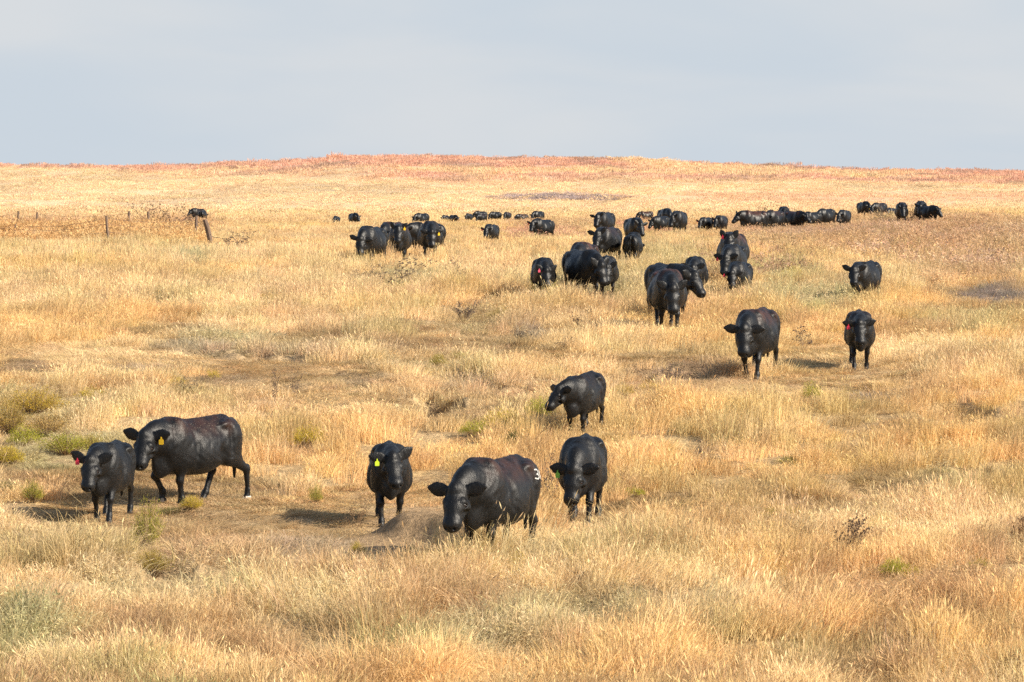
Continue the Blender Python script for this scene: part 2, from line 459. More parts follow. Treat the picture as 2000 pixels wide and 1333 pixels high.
for k in range(5): proto('n_bunch', tuft(105, .26, .50, .0075, .17, .30, .15))
for k in range(3): proto('n_arch', tuft(80, .30, .54, .0075, .45, .8, .05))
for k in range(3): proto('n_seed', tuft(60, .24, .62, .0068, .14, .18, .6))
for k in range(3): proto('n_short', tuft(130, .30, .13, .0070, .8, .6))
for k in range(3): proto('n_weed', tuft(50, .24, .44, .0060, .4, .3, .1, forb=.6))
for k in range(4): proto('m_bunch', tuft(110, .42, .50, .0125, .17, .28, .12))
for k in range(2): proto('m_short', tuft(110, .45, .13, .011, .8, .6))
for k in range(3): proto('m_weed', tuft(60, .40, .58, .011, .35, .3, .2, forb=.5))
for k in range(3): proto('f_bunch', tuft(130, .85, .50, .028, .2, .28, .1))
for k in range(2): proto('f_weed', tuft(80, .75, .66, .024, .35, .3, .2, forb=.4))
for k in range(3): proto('g_bunch', tuft(140, 1.7, .50, .06, .3, .3))
for k in range(3): proto('h_bunch', tuft(170, 3.0, .60, .11, .4, .3))

def scatter(name, pts, hts, sxy, pid, tint, mat, protos=None, lean=None):
    protos = protos or PROTOS
    V, Fc, C, PI = [], [], [], []
    for k, B in enumerate(protos):
        o = len(V)
        V += [tuple(v) for v in B.v]; C += B.c; PI += [k] * len(B.v)
        Fc += [tuple(i + o for i in f) for f in B.f]
    nv, n = len(V), len(pts)
    me = bpy.data.meshes.new(name)
    me.from_pydata(V + [tuple(p) for p in pts], [], Fc)
    me.materials.append(mat)
    def att(nm, ty, data, key='value'):
        a = me.attributes.new(nm, ty, 'POINT')
        a.data.foreach_set(key, np.asarray(data, dtype=np.float32 if ty != 'INT' else np.int32).ravel())
    z1 = np.zeros(nv)
    att('proto', 'INT', np.concatenate([np.array(PI), -np.ones(n)]).astype(int))
    att('pick', 'INT', np.concatenate([z1, pid]).astype(int))
    att('size', 'FLOAT_VECTOR', np.concatenate([np.ones((nv, 3)), np.stack([sxy, sxy, hts], 1)]), 'vector')
    rot = np.stack([rng.normal(0, .07, n), rng.normal(0, .07, n), rng.uniform(-.6, .6, n) + (rng.random(n) < .0) * 3.14], 1)
    if lean is not None:
        rot[:, 0] += lean[:, 0]; rot[:, 1] += lean[:, 1]
    att('turn', 'FLOAT_VECTOR', np.concatenate([np.zeros((nv, 3)), rot]), 'vector')
    att('tint', 'FLOAT_COLOR', np.concatenate([np.ones((nv, 4)), np.concatenate([tint, np.ones((n, 1))], 1)]), 'color')
    att('blade', 'FLOAT_COLOR', np.concatenate([np.array(C), np.ones((n, 4))]), 'color')
    ng = bpy.data.node_groups.new(name + "_scatter", 'GeometryNodeTree')
    ng.interface.new_socket("Geometry", in_out='INPUT', socket_type='NodeSocketGeometry')
    ng.interface.new_socket("Geometry", in_out='OUTPUT', socket_type='NodeSocketGeometry')
    N, L = ng.nodes, ng.links
    gi, go = N.new('NodeGroupInput'), N.new('NodeGroupOutput')
    def named(nm, ty):
        q = N.new('GeometryNodeInputNamedAttribute'); q.data_type = ty; q.inputs['Name'].default_value = nm
        return q.outputs['Attribute']
    cmp = N.new('FunctionNodeCompare'); cmp.data_type = 'INT'; cmp.operation = 'LESS_THAN'
    L.new(named('proto', 'INT'), cmp.inputs[2]); cmp.inputs[3].default_value = 0
    sg = N.new('GeometryNodeSeparateGeometry'); sg.domain = 'POINT'
    L.new(gi.outputs[0], sg.inputs[0]); L.new(cmp.outputs[0], sg.inputs['Selection'])
    sp = N.new('GeometryNodeSplitToInstances'); sp.domain = 'POINT'
    L.new(sg.outputs['Inverted'], sp.inputs[0]); L.new(named('proto', 'INT'), sp.inputs['Group ID'])
    ip = N.new('GeometryNodeInstanceOnPoints')
    L.new(sg.outputs['Selection'], ip.inputs['Points']); L.new(sp.outputs['Instances'], ip.inputs['Instance'])
    ip.inputs['Pick Instance'].default_value = True
    L.new(named('pick', 'INT'), ip.inputs['Instance Index'])
    e2r = N.new('FunctionNodeEulerToRotation')
    L.new(named('turn', 'FLOAT_VECTOR'), e2r.inputs[0]); L.new(e2r.outputs[0], ip.inputs['Rotation'])
    L.new(named('size', 'FLOAT_VECTOR'), ip.inputs['Scale'])
    L.new(ip.outputs[0], go.inputs[0])
    o = link(name, me)
    md = o.modifiers.new("scatter", 'NODES'); md.node_group = ng
    return o

CLEAR = []      # (x, y, radius) where shrubs hold the grass down
GRASS_MAT = plant_mat("dry_grass")
def build_grass():
    bands = [(41, 62, 17), (62, 80, 14), (80, 130, 8.5), (130, 240, 3.0), (240, 420, .95), (420, 640, .26), (640, 1104, .085)]
    X, Y, B = [], [], []
    for bi, (a, b, dens) in enumerate(bands):
        wmax = b / 8 * 1.10 + 2.0
        n = int(dens * (b - a) * 2 * wmax)
        y = rng.uniform(a, b, n); x = rng.uniform(-wmax, wmax, n)
        k = np.abs(x) < y / 8 * 1.10 + 2.0
        X.append(x[k]); Y.append(y[k]); B.append(np.full(k.sum(), bi))
    x, y, bi = map(np.concatenate, (X, Y, B))
    zz = zones(x, y)
    ex = (zz['h'] < .42) & (y < 130)
    x2 = np.concatenate([x[ex] + rng.normal(0, .25, ex.sum()) for _ in range(2)]); y2 = np.concatenate([y[ex] + rng.normal(0, .3, ex.sum()) for _ in range(2)])
    x, y, bi = np.concatenate([x, x2]), np.concatenate([y, y2]), np.concatenate([bi, bi[ex], bi[ex]])
    zz = zones(x, y)
    keep = rng.random(len(x)) > zz['bare'] * .97
    gap = fbm(x, y, 0.9, 50, 2)
    keep &= ~((gap < .42) & (zz['h'] > .42) & (y < 130) & (rng.random(len(x)) < .8))
    x, y, bi = x[keep], y[keep], bi[keep]
    zz = {k: v[keep] for k, v in zz.items()}
    n = len(x)
    r = rng.random(n)
    pid = np.zeros(n, int)
    h = zz['h'] * rng.uniform(.7, 1.2, n) * (.35 + 1.25 * vnoise(x, y, .8, 77)) * np.where(zz['far'] < .5, 1 - .28 * smooth(150, 210, y) - .22 * smooth(300, 360, y), 1)
    def pick(mask, nm):
        ids = np.array(P_ID[nm]); pid[mask] = ids[rng.integers(0, len(ids), mask.sum())]
    near, mid, mf, fr, hf = bi <= 1, bi == 2, bi == 3, bi == 4, bi >= 5
    hf2 = bi == 6
    short = zz['h'] < .42
    fgm = zz['v'] > 1050
    pick(near | mid, 'n_bunch')
    pick(near & (r < np.where(fgm, .38, .12)), 'n_arch')
    pick(near & (r > .86), 'n_seed')
    pick((near | mid) & (zz['green'] + zz['red'] > .3) & (r > .45), 'n_weed')
    pick((near | mid) & short, 'n_short')
    pick(mf, 'm_bunch'); pick(mf & (zz['red'] > .25) & (r > .4), 'm_weed'); pick(mf & short, 'm_short')
    pick(fr, 'f_bunch'); pick(fr & (zz['red'] > .25) & (r > .35), 'f_weed')
    pick(hf, 'g_bunch'); pick(hf2, 'h_bunch')
    h = np.where(short & (bi <= 3), h * 2.3 * rng.uniform(.5, 1.5, n), h)
    h = h * np.where(zz['red'] > .4, 1.0 + .35 * zz['red'], 1.0)
    h = np.where(hf2, h * 1.0, h)
    for (cx, cy, cr) in CLEAR:
        m_ = (np.abs(x - cx) < cr * 1.2) & (y > cy - cr * 1.2 - 1.0 * (cy / 90)) & (y < cy + cr)
        h[m_] *= .42
    sxy = rng.uniform(.8, 1.25, n)
    sxy = np.where(mid, sxy * 1.15, sxy)
    c = zz['c'] * rng.uniform(.78, 1.14, (n, 1)) * (1 + rng.normal(0, .03, (n, 3)))
    c = np.clip(c, 0.02, .93)
    sh_ = short & (bi <= 3)
    c[sh_] *= rng.choice([.55, .8, 1.0, 1.08], sh_.sum(), p=[.2, .25, .3, .25])[:, None]
    c = np.clip(c, .02, .93)
    ln = (np.stack([fbm(x, y, 2.5, 60) - .5, fbm(x, y, 2.5, 61) - .5], 1)) * np.where(fgm, 1.7, .8)[:, None]
    pts = np.stack([x, y, ground(x, y)], 1)
    o = scatter("grass", pts, h, sxy, pid, c, GRASS_MAT, lean=ln)
    tag(o, "dry straw coloured prairie grass covering the plain", "grass", kind='stuff')
    print("grass tufts", n)

# ------------------------------------------------------------------ cattle
def surface_nets(Fd, org, h):
    S = Fd < 0
    nx, ny, nz = Fd.shape
    offs = [(i, j, k) for i in (0, 1) for j in (0, 1) for k in (0, 1)]
    cnt = sum(S[i:nx - 1 + i, j:ny - 1 + j, k:nz - 1 + k].astype(np.int8) for i, j, k in offs)
    act = (cnt > 0) & (cnt < 8)
    I = np.argwhere(act)
    vals = np.stack([Fd[I[:, 0] + i, I[:, 1] + j, I[:, 2] + k] for i, j, k in offs], 1)
    acc = np.zeros((len(I), 3)); num = np.zeros(len(I))
    for a in range(8):
        for b in range(a + 1, 8):
            da = np.array(offs[b]) - np.array(offs[a])
            if np.abs(da).sum() != 1:
                continue
            fa, fb = vals[:, a], vals[:, b]
            m = (fa < 0) != (fb < 0)
            t = np.where(m, fa / np.where(m, fa - fb, 1), 0)
            p = np.array(offs[a])[None] + t[:, None] * da[None]
            acc += p * m[:, None]; num += m
    V = (I + acc / num[:, None]) * h + org
    idx = -np.ones(act.shape, int)
    idx[act] = np.arange(len(I))
    Q = []
    for ax in range(3):
        b, c = (ax + 1) % 3, (ax + 2) % 3
        sh = [slice(1, None)] * 3
        lo = [slice(1, -1)] * 3; hi = [slice(1, -1)] * 3
        lo[ax] = slice(0, -1); hi[ax] = slice(1, None)
        A, Bv = S[tuple(lo)], S[tuple(hi)]
        for flip, m in ((False, A & ~Bv), (True, ~A & Bv)):
            P = np.argwhere(m)
            P = P + 1; P[:, ax] -= 1
            def cell(db, dc):
                q = P.copy(); q[:, b] -= db; q[:, c] -= dc
                return idx[q[:, 0], q[:, 1], q[:, 2]]
            q = np.stack([cell(1, 1), cell(0, 1), cell(0, 0), cell(1, 0)], 1)
            if flip: q = q[:, ::-1]
            Q.append(q)
    return V, np.concatenate(Q)

class Field:
    def __init__(s, lo, hi, h):
        s.h = h; s.lo = np.array(lo, float)
        s.n = np.ceil((np.array(hi) - s.lo) / h).astype(int) + 1
        s.D = np.full(s.n, 0.5, dtype=np.float32)
    def block(s, lo, hi):
        a = np.clip(np.floor((np.array(lo) - s.lo) / s.h).astype(int), 0, s.n - 1)
        b = np.clip(np.ceil((np.array(hi) - s.lo) / s.h).astype(int) + 1, 1, s.n)
        sl = tuple(slice(i, j) for i, j in zip(a, b))
        g = [s.lo[d] + np.arange(a[d], b[d]) * s.h for d in range(3)]
        return sl, np.meshgrid(*g, indexing='ij')
    def put(s, lo, hi, fn, k=.03, cut=False):
        pad = k + 2 * s.h
        sl, (X, Y, Z) = s.block(np.array(lo) - pad, np.array(hi) + pad)
        if X.size == 0: return
        d = fn(X, Y, Z); D = s.D[sl]
        if cut:
            d = -d
            hh = np.clip(.5 - .5 * (D - d) / k, 0, 1)
            s.D[sl] = D * (1 - hh) + d * hh + k * hh * (1 - hh)
        else:
            hh = np.clip(.5 + .5 * (D - d) / k, 0, 1)
            s.D[sl] = D * (1 - hh) + d * hh - k * hh * (1 - hh)
    def ell(s, c, r, k=.03, cut=False, M=None):
        c = np.array(c, float); r = np.array(r, float); R_ = r.max()
        def fn(X, Y, Z):
            q = [X - c[0], Y - c[1], Z - c[2]]
            if M is not None:
                q = [M[0][i] * q[0] + M[1][i] * q[1] + M[2][i] * q[2] for i in range(3)]
            n = np.sqrt((q[0] / r[0]) ** 2 + (q[1] / r[1]) ** 2 + (q[2] / r[2]) ** 2)
            return (n - 1) * r.min()
        s.put(c - R_, c + R_, fn, k, cut)
    def seg(s, a, b, ra, rb, side=None, k=.03):
        """tapered capsule; ra, rb = radius or (radius along side, radius across)"""
        a = np.array(a, float); b = np.array(b, float)
        ra = np.array(ra if np.ndim(ra) else (ra, ra), float); rb = np.array(rb if np.ndim(rb) else (rb, rb), float)
        side = np.array(side if side is not None else (0, 1, 0), float)
        side = side / np.linalg.norm(side)
        m = max(ra.max(), rb.max())
        def fn(X, Y, Z):
            ab = b - a
            t = np.clip(((X - a[0]) * ab[0] + (Y - a[1]) * ab[1] + (Z - a[2]) * ab[2]) / (ab @ ab), 0, 1)
            q = [X - a[0] - t * ab[0], Y - a[1] - t * ab[1], Z - a[2] - t * ab[2]]
            qs = q[0] * side[0] + q[1] * side[1] + q[2] * side[2]
            qq = q[0] ** 2 + q[1] ** 2 + q[2] ** 2
            qr = np.maximum(qq - qs ** 2, 0)
            rs = ra[0] + t * (rb[0] - ra[0]); rv = ra[1] + t * (rb[1] - ra[1])
            n = np.sqrt((qs / rs) ** 2 + qr / rv ** 2)
            return (n - 1) * np.minimum(rs, rv)
        s.put(np.minimum(a, b) - m, np.maximum(a, b) + m, fn, k)
    def chain(s, pts, rad, side=None, k=.03):
        for i in range(len(pts) - 1):
            s.seg(pts[i], pts[i + 1], rad[i], rad[i + 1], side, k)

#            x     top   bot  half width
_TORSO = [(-.86, 1.27, 1.00, .11), (-.80, 1.315, .90, .17), (-.72, 1.335, .76, .225), (-.60, 1.35, .65, .275), (-.45, 1.34, .57, .325),
          (-.28, 1.32, .51, .370), (-.08, 1.305, .465, .40), (.12, 1.30, .47, .40), (.30, 1.305, .48, .365), (.44, 1.305, .495, .335),
          (.56, 1.31, .51, .300), (.68, 1.285, .54, .255), (.78, 1.22, .59, .195), (.85, 1.12, .70, .11)]
_tx = np.linspace(-.9, .9, 181)
_tp = []
for _c in (1, 2, 3):
    _a = np.interp(_tx, [t[0] for t in _TORSO], [t[_c] for t in _TORSO])
    _kk = np.exp(-0.5 * (np.arange(-12, 13) / 4.0) ** 2); _kk /= _kk.sum()
    _tp.append(np.convolve(np.pad(_a, 12, mode='edge'), _kk, mode='valid'))

def rotv(yaw, pitch):
    """forward, left, up vectors of a frame turned by yaw (to the left) and pitch (up)"""
    y, p = R(yaw), R(pitch)
    f = np.array([math.cos(p) * math.cos(y), math.cos(p) * math.sin(y), math.sin(p)])
    l = np.array([-math.sin(y), math.cos(y), 0])
    return f, l, np.cross(f, l)

def cow_geometry(vox=.016, neck=(0, 12), head=(0, -48), fat=1.0, deep=0.0, ears=(0, 0), gait=None, feet=(0, 0, 0, 0), udder=False, neck_len=.52, seed=0):
    """returns vertices, quads, anchor points; +x forward, +y the animal's left, z up"""
    ny, npch = neck
    hy, hp = head
    nf, nl, nu = rotv(ny, npch)
    hf, hl, hu = rotv(hy, hp)
    nb = np.array([.60, 0, 1.03])
    mid = nb + rotv(ny * .45, npch * .6 + 4)[0] * neck_len * .5
    poll = mid + nf * neck_len * .5
    nose = poll + hf * .6
    ext = np.stack([poll, nose, nose + hl * .2, nose - hl * .2, poll + hl * .34, poll - hl * .34, poll + hu * .1])
    lo = np.minimum([-1.02, -.50 * fat - .03, -.06], ext.min(0) - .12)
    hi = np.maximum([.95, .50 * fat + .03, 1.44], ext.max(0) + .12)
    Fd = Field(lo, hi, vox)
    # trunk
    XS = 1.06
    def torso(X, Y, Z):
        X = X * XS
        x = np.clip(X, -.9, .9)
        top, bot, hw = (np.interp(x, _tx, a) for a in _tp)
        bot = bot - .02 - deep * np.exp(-((x + .02) / .35) ** 2)
        belly = np.exp(-((x + .02) / .38) ** 2)
        hw = hw * (1 + (fat - 1) * (.35 + .65 * belly))
        zc = bot + (top - bot) * (.41 - .03 * belly)
        hn = np.where(Z > zc, (Z - zc) / (top - zc), (Z - zc) / (zc - bot))
        e = np.where(Z > zc, 1.80 - .30 * (1 - smooth(-.60, -.15, x)) - .12 * smooth(.3, .55, x), 2.3)
        n = (np.abs(hn) ** e + np.abs(Y / hw) ** e) ** (1 / e)
        d = (n - 1) * hw * .8
        cap = np.abs(X + .005) - .845
        k = .10
        h_ = np.clip(.5 - .5 * (d - cap) / k, 0, 1)
        return d * (1 - h_) + cap * h_ + k * h_ * (1 - h_)
    Fd.put([-1, -.5 * fat, .35], [.95, .5 * fat, 1.4], torso, .05)
    for s_ in (1, -1):
        Fd.ell((-.45, .235 * s_, 1.195), (.075, .05, .040), .05)        # hook bones
        Fd.seg((-.45, .225 * s_, 1.19), (-.75, .10 * s_, 1.24), .03, .03, k=.05)
        Fd.seg((.50, .13 * s_, 1.27), (.57, .20 * s_, .98), (.035, .05), (.04, .06), k=.05)
        Fd.seg((.30, .26 * s_, .74), (-.25, .34 * s_, .66), (.03, .03), (.03, .03), k=.06)
        Fd.ell((-.77, .10 * s_, 1.16), (.06, .05, .06), .06)           # pin bones
        Fd.ell((.50, .17 * s_, 1.08), (.13, .115, .24), .09)           # shoulder blade
        Fd.ell((-.62, .17 * s_, .92), (.19, .115 , .27), .10)          # thigh muscle
        Fd.ell((.66, .155 * s_, .86), (.12, .09, .13), .07)            # point of shoulder
    Fd.ell((-.10, 0, 1.285), (.45, .035, .035), .035)                     # spine
    Fd.ell((.46, 0, 1.285), (.20, .045, .045), .05)
    # neck
    Fd.seg(nb - (.04, 0, .0), mid, (.225, .325), (.165, .255), nl, .10)
    Fd.seg(mid, poll - hu * .05, (.160, .250), (.108, .17), nl, .08)
    Fd.seg(mid - nu * .12 , (.78, 0, .60), (.035, .12), (.06, .12), nl, .06)     # dewlap
    Fd.ell((.74, 0, .66), (.15, .135, .18), .08)                        # brisket
    HS = 1.22
    W = lambda f, l, u: poll + (hf * f + hl * l + hu * u) * HS
    def hseg(p, q, ra, rb, side=None, k=.03):
        sc_ = lambda r_: tuple(v * HS for v in r_) if np.ndim(r_) else r_ * HS
        Fd.seg(p, q, sc_(ra), sc_(rb), side, k)
    def hell(c, r, k=.03, cut=False):
        Fd.ell(c, tuple(v * HS for v in r), k, cut)
    # head
    hseg(W(.02, 0, -.045), W(.17, 0, -.07), (.120, .100), (.121, .112), hl, .04)
    hseg(W(.16, 0, -.075), W(.355, 0, -.082), (.108, .112), (.092, .084), hl, .06)
    hseg(W(.06, 0, -.15), W(.33, 0, -.125), (.082, .085), (.068, .055), hl, .05)
    hseg(W(.365, .02, -.088), W(.365, -.02, -.088), .073, .072, hf, .05)
    hell(W(.405, 0, -.078), (.052, .052, .052), .04)
    hell(W(.00, 0, .020), (.066, .066, .066), .05)                    # poll
    for s_ in (1, -1):
        hell(W(.13, .088 * s_, -.018), (.042, .042, .042), .03)       # brow
        hell(W(.13, .072 * s_, -.13), (.075, .075, .075), .05)        # cheek
        hell(W(.155, .118 * s_, -.052), (.024, .024, .024), .02, cut=True)
        if vox < .022:
            hell(W(.432, .042 * s_, -.060), (.017, .017, .017), .012, cut=True)
            hell(W(.20, .115 * s_, -.115), (.07, .03, .03), .04, cut=True)
    anchors = {}
    for s_, e_ in ((1, ears[0]), (-1, ears[1])):                        # e_ degrees above level
        up = math.sin(R(e_)); out = math.cos(R(e_))
        t = max(.017, vox * .95)
        p0 = W(.0, .085 * s_, -.02)
        dv = hl * s_ * out + np.array([0, 0, 1.0]) * up - hf * .12
        # ears stay near level in the world, whatever the pitch of the head
        zz_ = np.array([0, 0, 1.0]); dv = dv / np.linalg.norm(dv)
        p1, p2, p3 = p0 + dv * .10, p0 + dv * .19, p0 + dv * .275
        thin = np.cross(dv, zz_ if abs(dv[2]) < .9 else hf); thin /= np.linalg.norm(thin)
        Fd.seg(p0, p1, (.030, .040), (t, .076), thin, .02)
        Fd.seg(p1, p2, (t, .076), (t, .074), thin, .015)
        Fd.seg(p2, p3, (t, .074), (t * .9, .030), thin, .015)
        if vox < .022:
            c_ = (p1 + p2) / 2 + hf * .028
            Fd.seg(c_ - dv * .05, c_ + dv * .05, (.016, .03), (.016, .03), thin, .01) if False else None
        anchors['ear', s_] = (p1 * .35 + p2 * .65, thin * (1 if thin @ hf > 0 else -1))
        anchors['eye', s_] = W(.155, .104 * s_, -.05)
    # legs
    gait = gait or ((0, 0), (0, 0), (0, 0), (0, 0))                     # (dx, lift) front left, front right, hind left, hind right
    kl = .045
    for i, s_ in enumerate((1, -1)):
        dx, lf = gait[i]; g = feet[i]
        y = .165 * s_; yf = .15 * s_
        kn = (.53 + .58 * dx + (.09 if lf > .05 else 0), y * .98, .405 + .4 * g + lf * .75)
        ft = (.50 + .93 * dx - (.09 if lf > .05 else 0), yf, .125 + g + lf)
        hf_ = (.535 + dx - (.12 if lf > .05 else 0), yf, .035 + g + lf * .8)
        Fd.seg((.52, .19 * s_, .98), (.46 + .1 * dx, y * 1.12, .70), (.10, .17), (.085, .115), (0, 1, 0), .09)
        Fd.seg((.46 + .1 * dx, y * 1.1, .70), kn, (.075, .10), (.054, .062), (0, 1, 0), kl)
        Fd.ell(kn, (.050, .050, .06), .04)
        Fd.seg(kn, ft, (.043, .049), (.040, .044), (0, 1, 0), .03)
        Fd.ell(ft, (.046, .045, .045), .04)
        Fd.seg(ft, hf_, (.044, .042), (.054, .052), (0, 1, 0), .03)
        anchors['hoof', i] = hf_
    for i, s_ in enumerate((1, -1)):
        dx, lf = gait[2 + i]; g = feet[2 + i]
        y = .19 * s_
        st = (-.44 + .25 * dx, .22 * s_, .70)
        hk = (-.76 + .62 * dx, y * .95, .47 + .5 * g + lf * .8)
        ft = (-.69 + .95 * dx - (.06 if lf > .05 else 0), y * .9, .135 + g + lf)
        hf_ = (-.635 + dx - (.08 if lf > .05 else 0), y * .9, .035 + g + lf * .85)
        Fd.seg((-.60, .19 * s_, 1.00), st, (.13, .22), (.085, .13), (0, 1, 0), .09)
        Fd.seg((-.66, .17 * s_, .90), (-.62 + .35 * dx, .19 * s_, .68), (.10, .16), (.07, .10), (0, 1, 0), .08)
        Fd.seg(st, hk, (.078, .115), (.046, .062), (0, 1, 0), .06)
        Fd.ell((hk[0] - .015, hk[1], hk[2]), (.055, .045, .065), .03)
        Fd.seg(hk, ft, (.045, .058), (.040, .046), (0, 1, 0), .03)
        Fd.ell(ft, (.047, .045, .045), .04)
        Fd.seg(ft, hf_, (.043, .043), (.052, .054), (0, 1, 0), .03)
        anchors['hoof', 2 + i] = hf_
    # hollow of the flank, crease behind the shoulder
    for s_ in (1, -1):
        Fd.ell((-.27, .40 * s_ * fat, 1.13), (.12, .085, .07), .09, cut=True)
        Fd.ell((-.52, .36 * s_, .98), (.035, .06, .20), .07, cut=True)
        Fd.ell((.27, .425 * s_ * fat, .88), (.045, .085, .24), .07, cut=True)
        Fd.ell((.40, .36 * s_ * fat, 1.17), (.07, .06, .06), .06, cut=True)
        for q_ in range(3):
            Fd.seg((.83 - .035 * q_, .10 * s_, .92 - .02 * q_), (.70 - .05 * q_, .17 * s_, .72), .018, .018, k=.02)
        Fd.ell((-.30, .43 * s_ * fat, .74), (.06, .10, .12), .09, cut=True)
    Fd.chain([(-.84, 0, 1.24), (-.885, .0, 1.16), (-.90, .01, .95), (-.90, .015, .62), (-.88, .02, .52), (-.875, .02, .34)], [.042, .032, .024, .020, .035, .018], k=.03)
    if udder:
        Fd.ell((-.34, 0, .53), (.17, .13, .11), .05)
        for q, w_ in ((-.28, .055), (-.28, -.055), (-.41, .055), (-.41, -.055)):
            Fd.seg((q, w_, .46), (q + .005, w_, .385), .020, .015, k=.02)
    # slight unevenness of muscle, ribs and hide
    sl, (X, Y, Z) = Fd.block(lo, hi)
    ph = seed * 1.7
    un = np.sin(X * 31 + ph + 2 * np.sin(Z * 13)) * np.sin(Z * 27 + 1.3 * ph + 1.5 * np.sin(Y * 17)) + .8 * np.sin(X * 17 - Y * 9 + ph * 2) * np.sin(Z * 15 + ph + Y * 21)
    body = (1 - smooth(.75, .9, X)) * smooth(.45, .62, Z)
    rib = np.sin((X + .25 * (Z - .9)) * 62) * np.exp(-((X - .02) / .24) ** 2) * smooth(.6, .8, Z) * (1 - smooth(1.1, 1.25, Z))
    fold = np.sin((X * 1.0 + Z * .55) * 58 + ph) * smooth(.42, .6, X) * (1 - smooth(.85, 1.0, X)) * (1 - smooth(1.1, 1.25, Z)) * smooth(.55, .75, Z)
    Fd.D[sl] += (un * .0021 * body + rib * .0009 + fold * .0016).astype(np.float32)
    V, Q = surface_nets(Fd.D, Fd.lo, vox)
    anchors['poll'] = poll; anchors['hf'] = hf; anchors['hl'] = hl; anchors['hu'] = hu
    return V, Q, anchors

def coat_material():
    m, n, l, b = new_mat("black_hair_coat")
    at = n.new('ShaderNodeAttribute'); at.attribute_name = 'coat'
    sp = n.new('ShaderNodeSeparateColor'); l.new(at.outputs['Color'], sp.inputs[0])
    tcn = n.new('ShaderNodeTexCoord')
    mp_ = n.new('ShaderNodeMapping'); mp_.inputs['Scale'].default_value = (22, 22, 9); l.new(tcn.outputs['Object'], mp_.inputs[0])
    n1 = n.new('ShaderNodeTexNoise'); n1.inputs['Scale'].default_value = 1.0; n1.inputs['Detail'].default_value = 6; n1.inputs['Roughness'].default_value = .7
    l.new(mp_.outputs[0], n1.inputs['Vector'])
    n2 = n.new('ShaderNodeTexNoise'); n2.inputs['Scale'].default_value = 4.5; n2.inputs['Detail'].default_value = 3
    l.new(tcn.outputs['Object'], n2.inputs['Vector'])
    mix1 = n.new('ShaderNodeMix'); mix1.data_type = 'RGBA'
    mix1.inputs[6].default_value = (.0045, .0048, .0055, 1); mix1.inputs[7].default_value = (.060, .022, .012, 1)
    mm = n.new('ShaderNodeMath'); mm.operation = 'MULTIPLY'; l.new(sp.outputs[0], mm.inputs[0])
    mr1 = n.new('ShaderNodeMapRange'); mr1.inputs['From Min'].default_value = .35; mr1.inputs['From Max'].default_value = .62; l.new(n2.outputs[0], mr1.inputs['Value'])
    l.new(mr1.outputs[0], mm.inputs[1]); l.new(mm.outputs[0], mix1.inputs[0])
    mix2 = n.new('ShaderNodeMix'); mix2.data_type = 'RGBA'
    l.new(mix1.outputs[2], mix2.inputs[6]); mix2.inputs[7].default_value = (.30, .25, .19, 1)
    gt = n.new('ShaderNodeMapRange'); gt.inputs['From Min'].default_value = .66; gt.inputs['From Max'].default_value = .74
    n3 = n.new('ShaderNodeTexNoise'); n3.inputs['Scale'].default_value = 70; l.new(tcn.outputs['Object'], n3.inputs['Vector']); l.new(n3.outputs[0], gt.inputs['Value'])
    m3 = n.new('ShaderNodeMath'); m3.operation = 'MULTIPLY'; l.new(gt.outputs[0], m3.inputs[0]); l.new(sp.outputs[1], m3.inputs[1])
    l.new(m3.outputs[0], mix2.inputs[0])
    l.new(mix2.outputs[2], b.inputs['Base Color'])
    rr = n.new('ShaderNodeMapRange'); rr.inputs['To Min'].default_value = .28; rr.inputs['To Max'].default_value = .52
    l.new(n1.outputs[0], rr.inputs['Value']); 
    rw = n.new('ShaderNodeMix'); rw.data_type = 'FLOAT'; l.new(sp.outputs[2], rw.inputs[0]); l.new(rr.outputs[0], rw.inputs[2]); rw.inputs[3].default_value = .22
    l.new(rw.outputs[0], b.inputs['Roughness'])
    b.inputs['Specular IOR Level'].default_value = .32
    b.inputs['Sheen Weight'].default_value = .008
    b.inputs['Sheen Roughness'].default_value = .45
    b.inputs['Sheen Tint'].default_value = (.75, .8, .85, 1)
    bp = n.new('ShaderNodeBump'); bp.inputs['Strength'].default_value = .55; bp.inputs['Distance'].default_value = .02
    l.new(n1.outputs[0], bp.inputs['Height']); l.new(bp.outputs[0], b.inputs['Normal'])
    return m
COAT = coat_material()
HAIR = COAT.copy(); HAIR.name = "coat_hair_tips"
_b = HAIR.node_tree.nodes['Principled BSDF']
for _l in list(_b.inputs['Roughness'].links): HAIR.node_tree.links.remove(_l)
_b.inputs['Roughness'].default_value = .60
_b.inputs['Specular IOR Level'].default_value = .30
def flat(name, col, rough=.5, spec=.5, noise=0):
    m, n, l, b = new_mat(name)
    b.inputs['Base Color'].default_value = (*col, 1); b.inputs['Roughness'].default_value = rough
    b.inputs['Specular IOR Level'].default_value = spec
    no = n.new('ShaderNodeTexNoise'); no.inputs['Scale'].default_value = 12; tcn = n.new('ShaderNodeTexCoord'); l.new(tcn.outputs['Object'], no.inputs['Vector'])
    hs = n.new('ShaderNodeMix'); hs.data_type = 'RGBA'; hs.inputs[6].default_value = (*[c * .7 for c in col], 1); hs.inputs[7].default_value = (*[min(1, c * 1.2) for c in col], 1)
    l.new(no.outputs[0], hs.inputs[0]); l.new(hs.outputs[2], b.inputs['Base Color'])
    return m
EYE = flat("wet_dark_eye", (.02, .012, .01), .06, .8)
HOOF = flat("horn_hoof", (.05, .042, .038), .8, .2)
WHITE_HOOF = flat("pale_hoof", (.62, .58, .52), .45)
BRAND = flat("white_brand_hair", (.50, .48, .45), .85, .2)
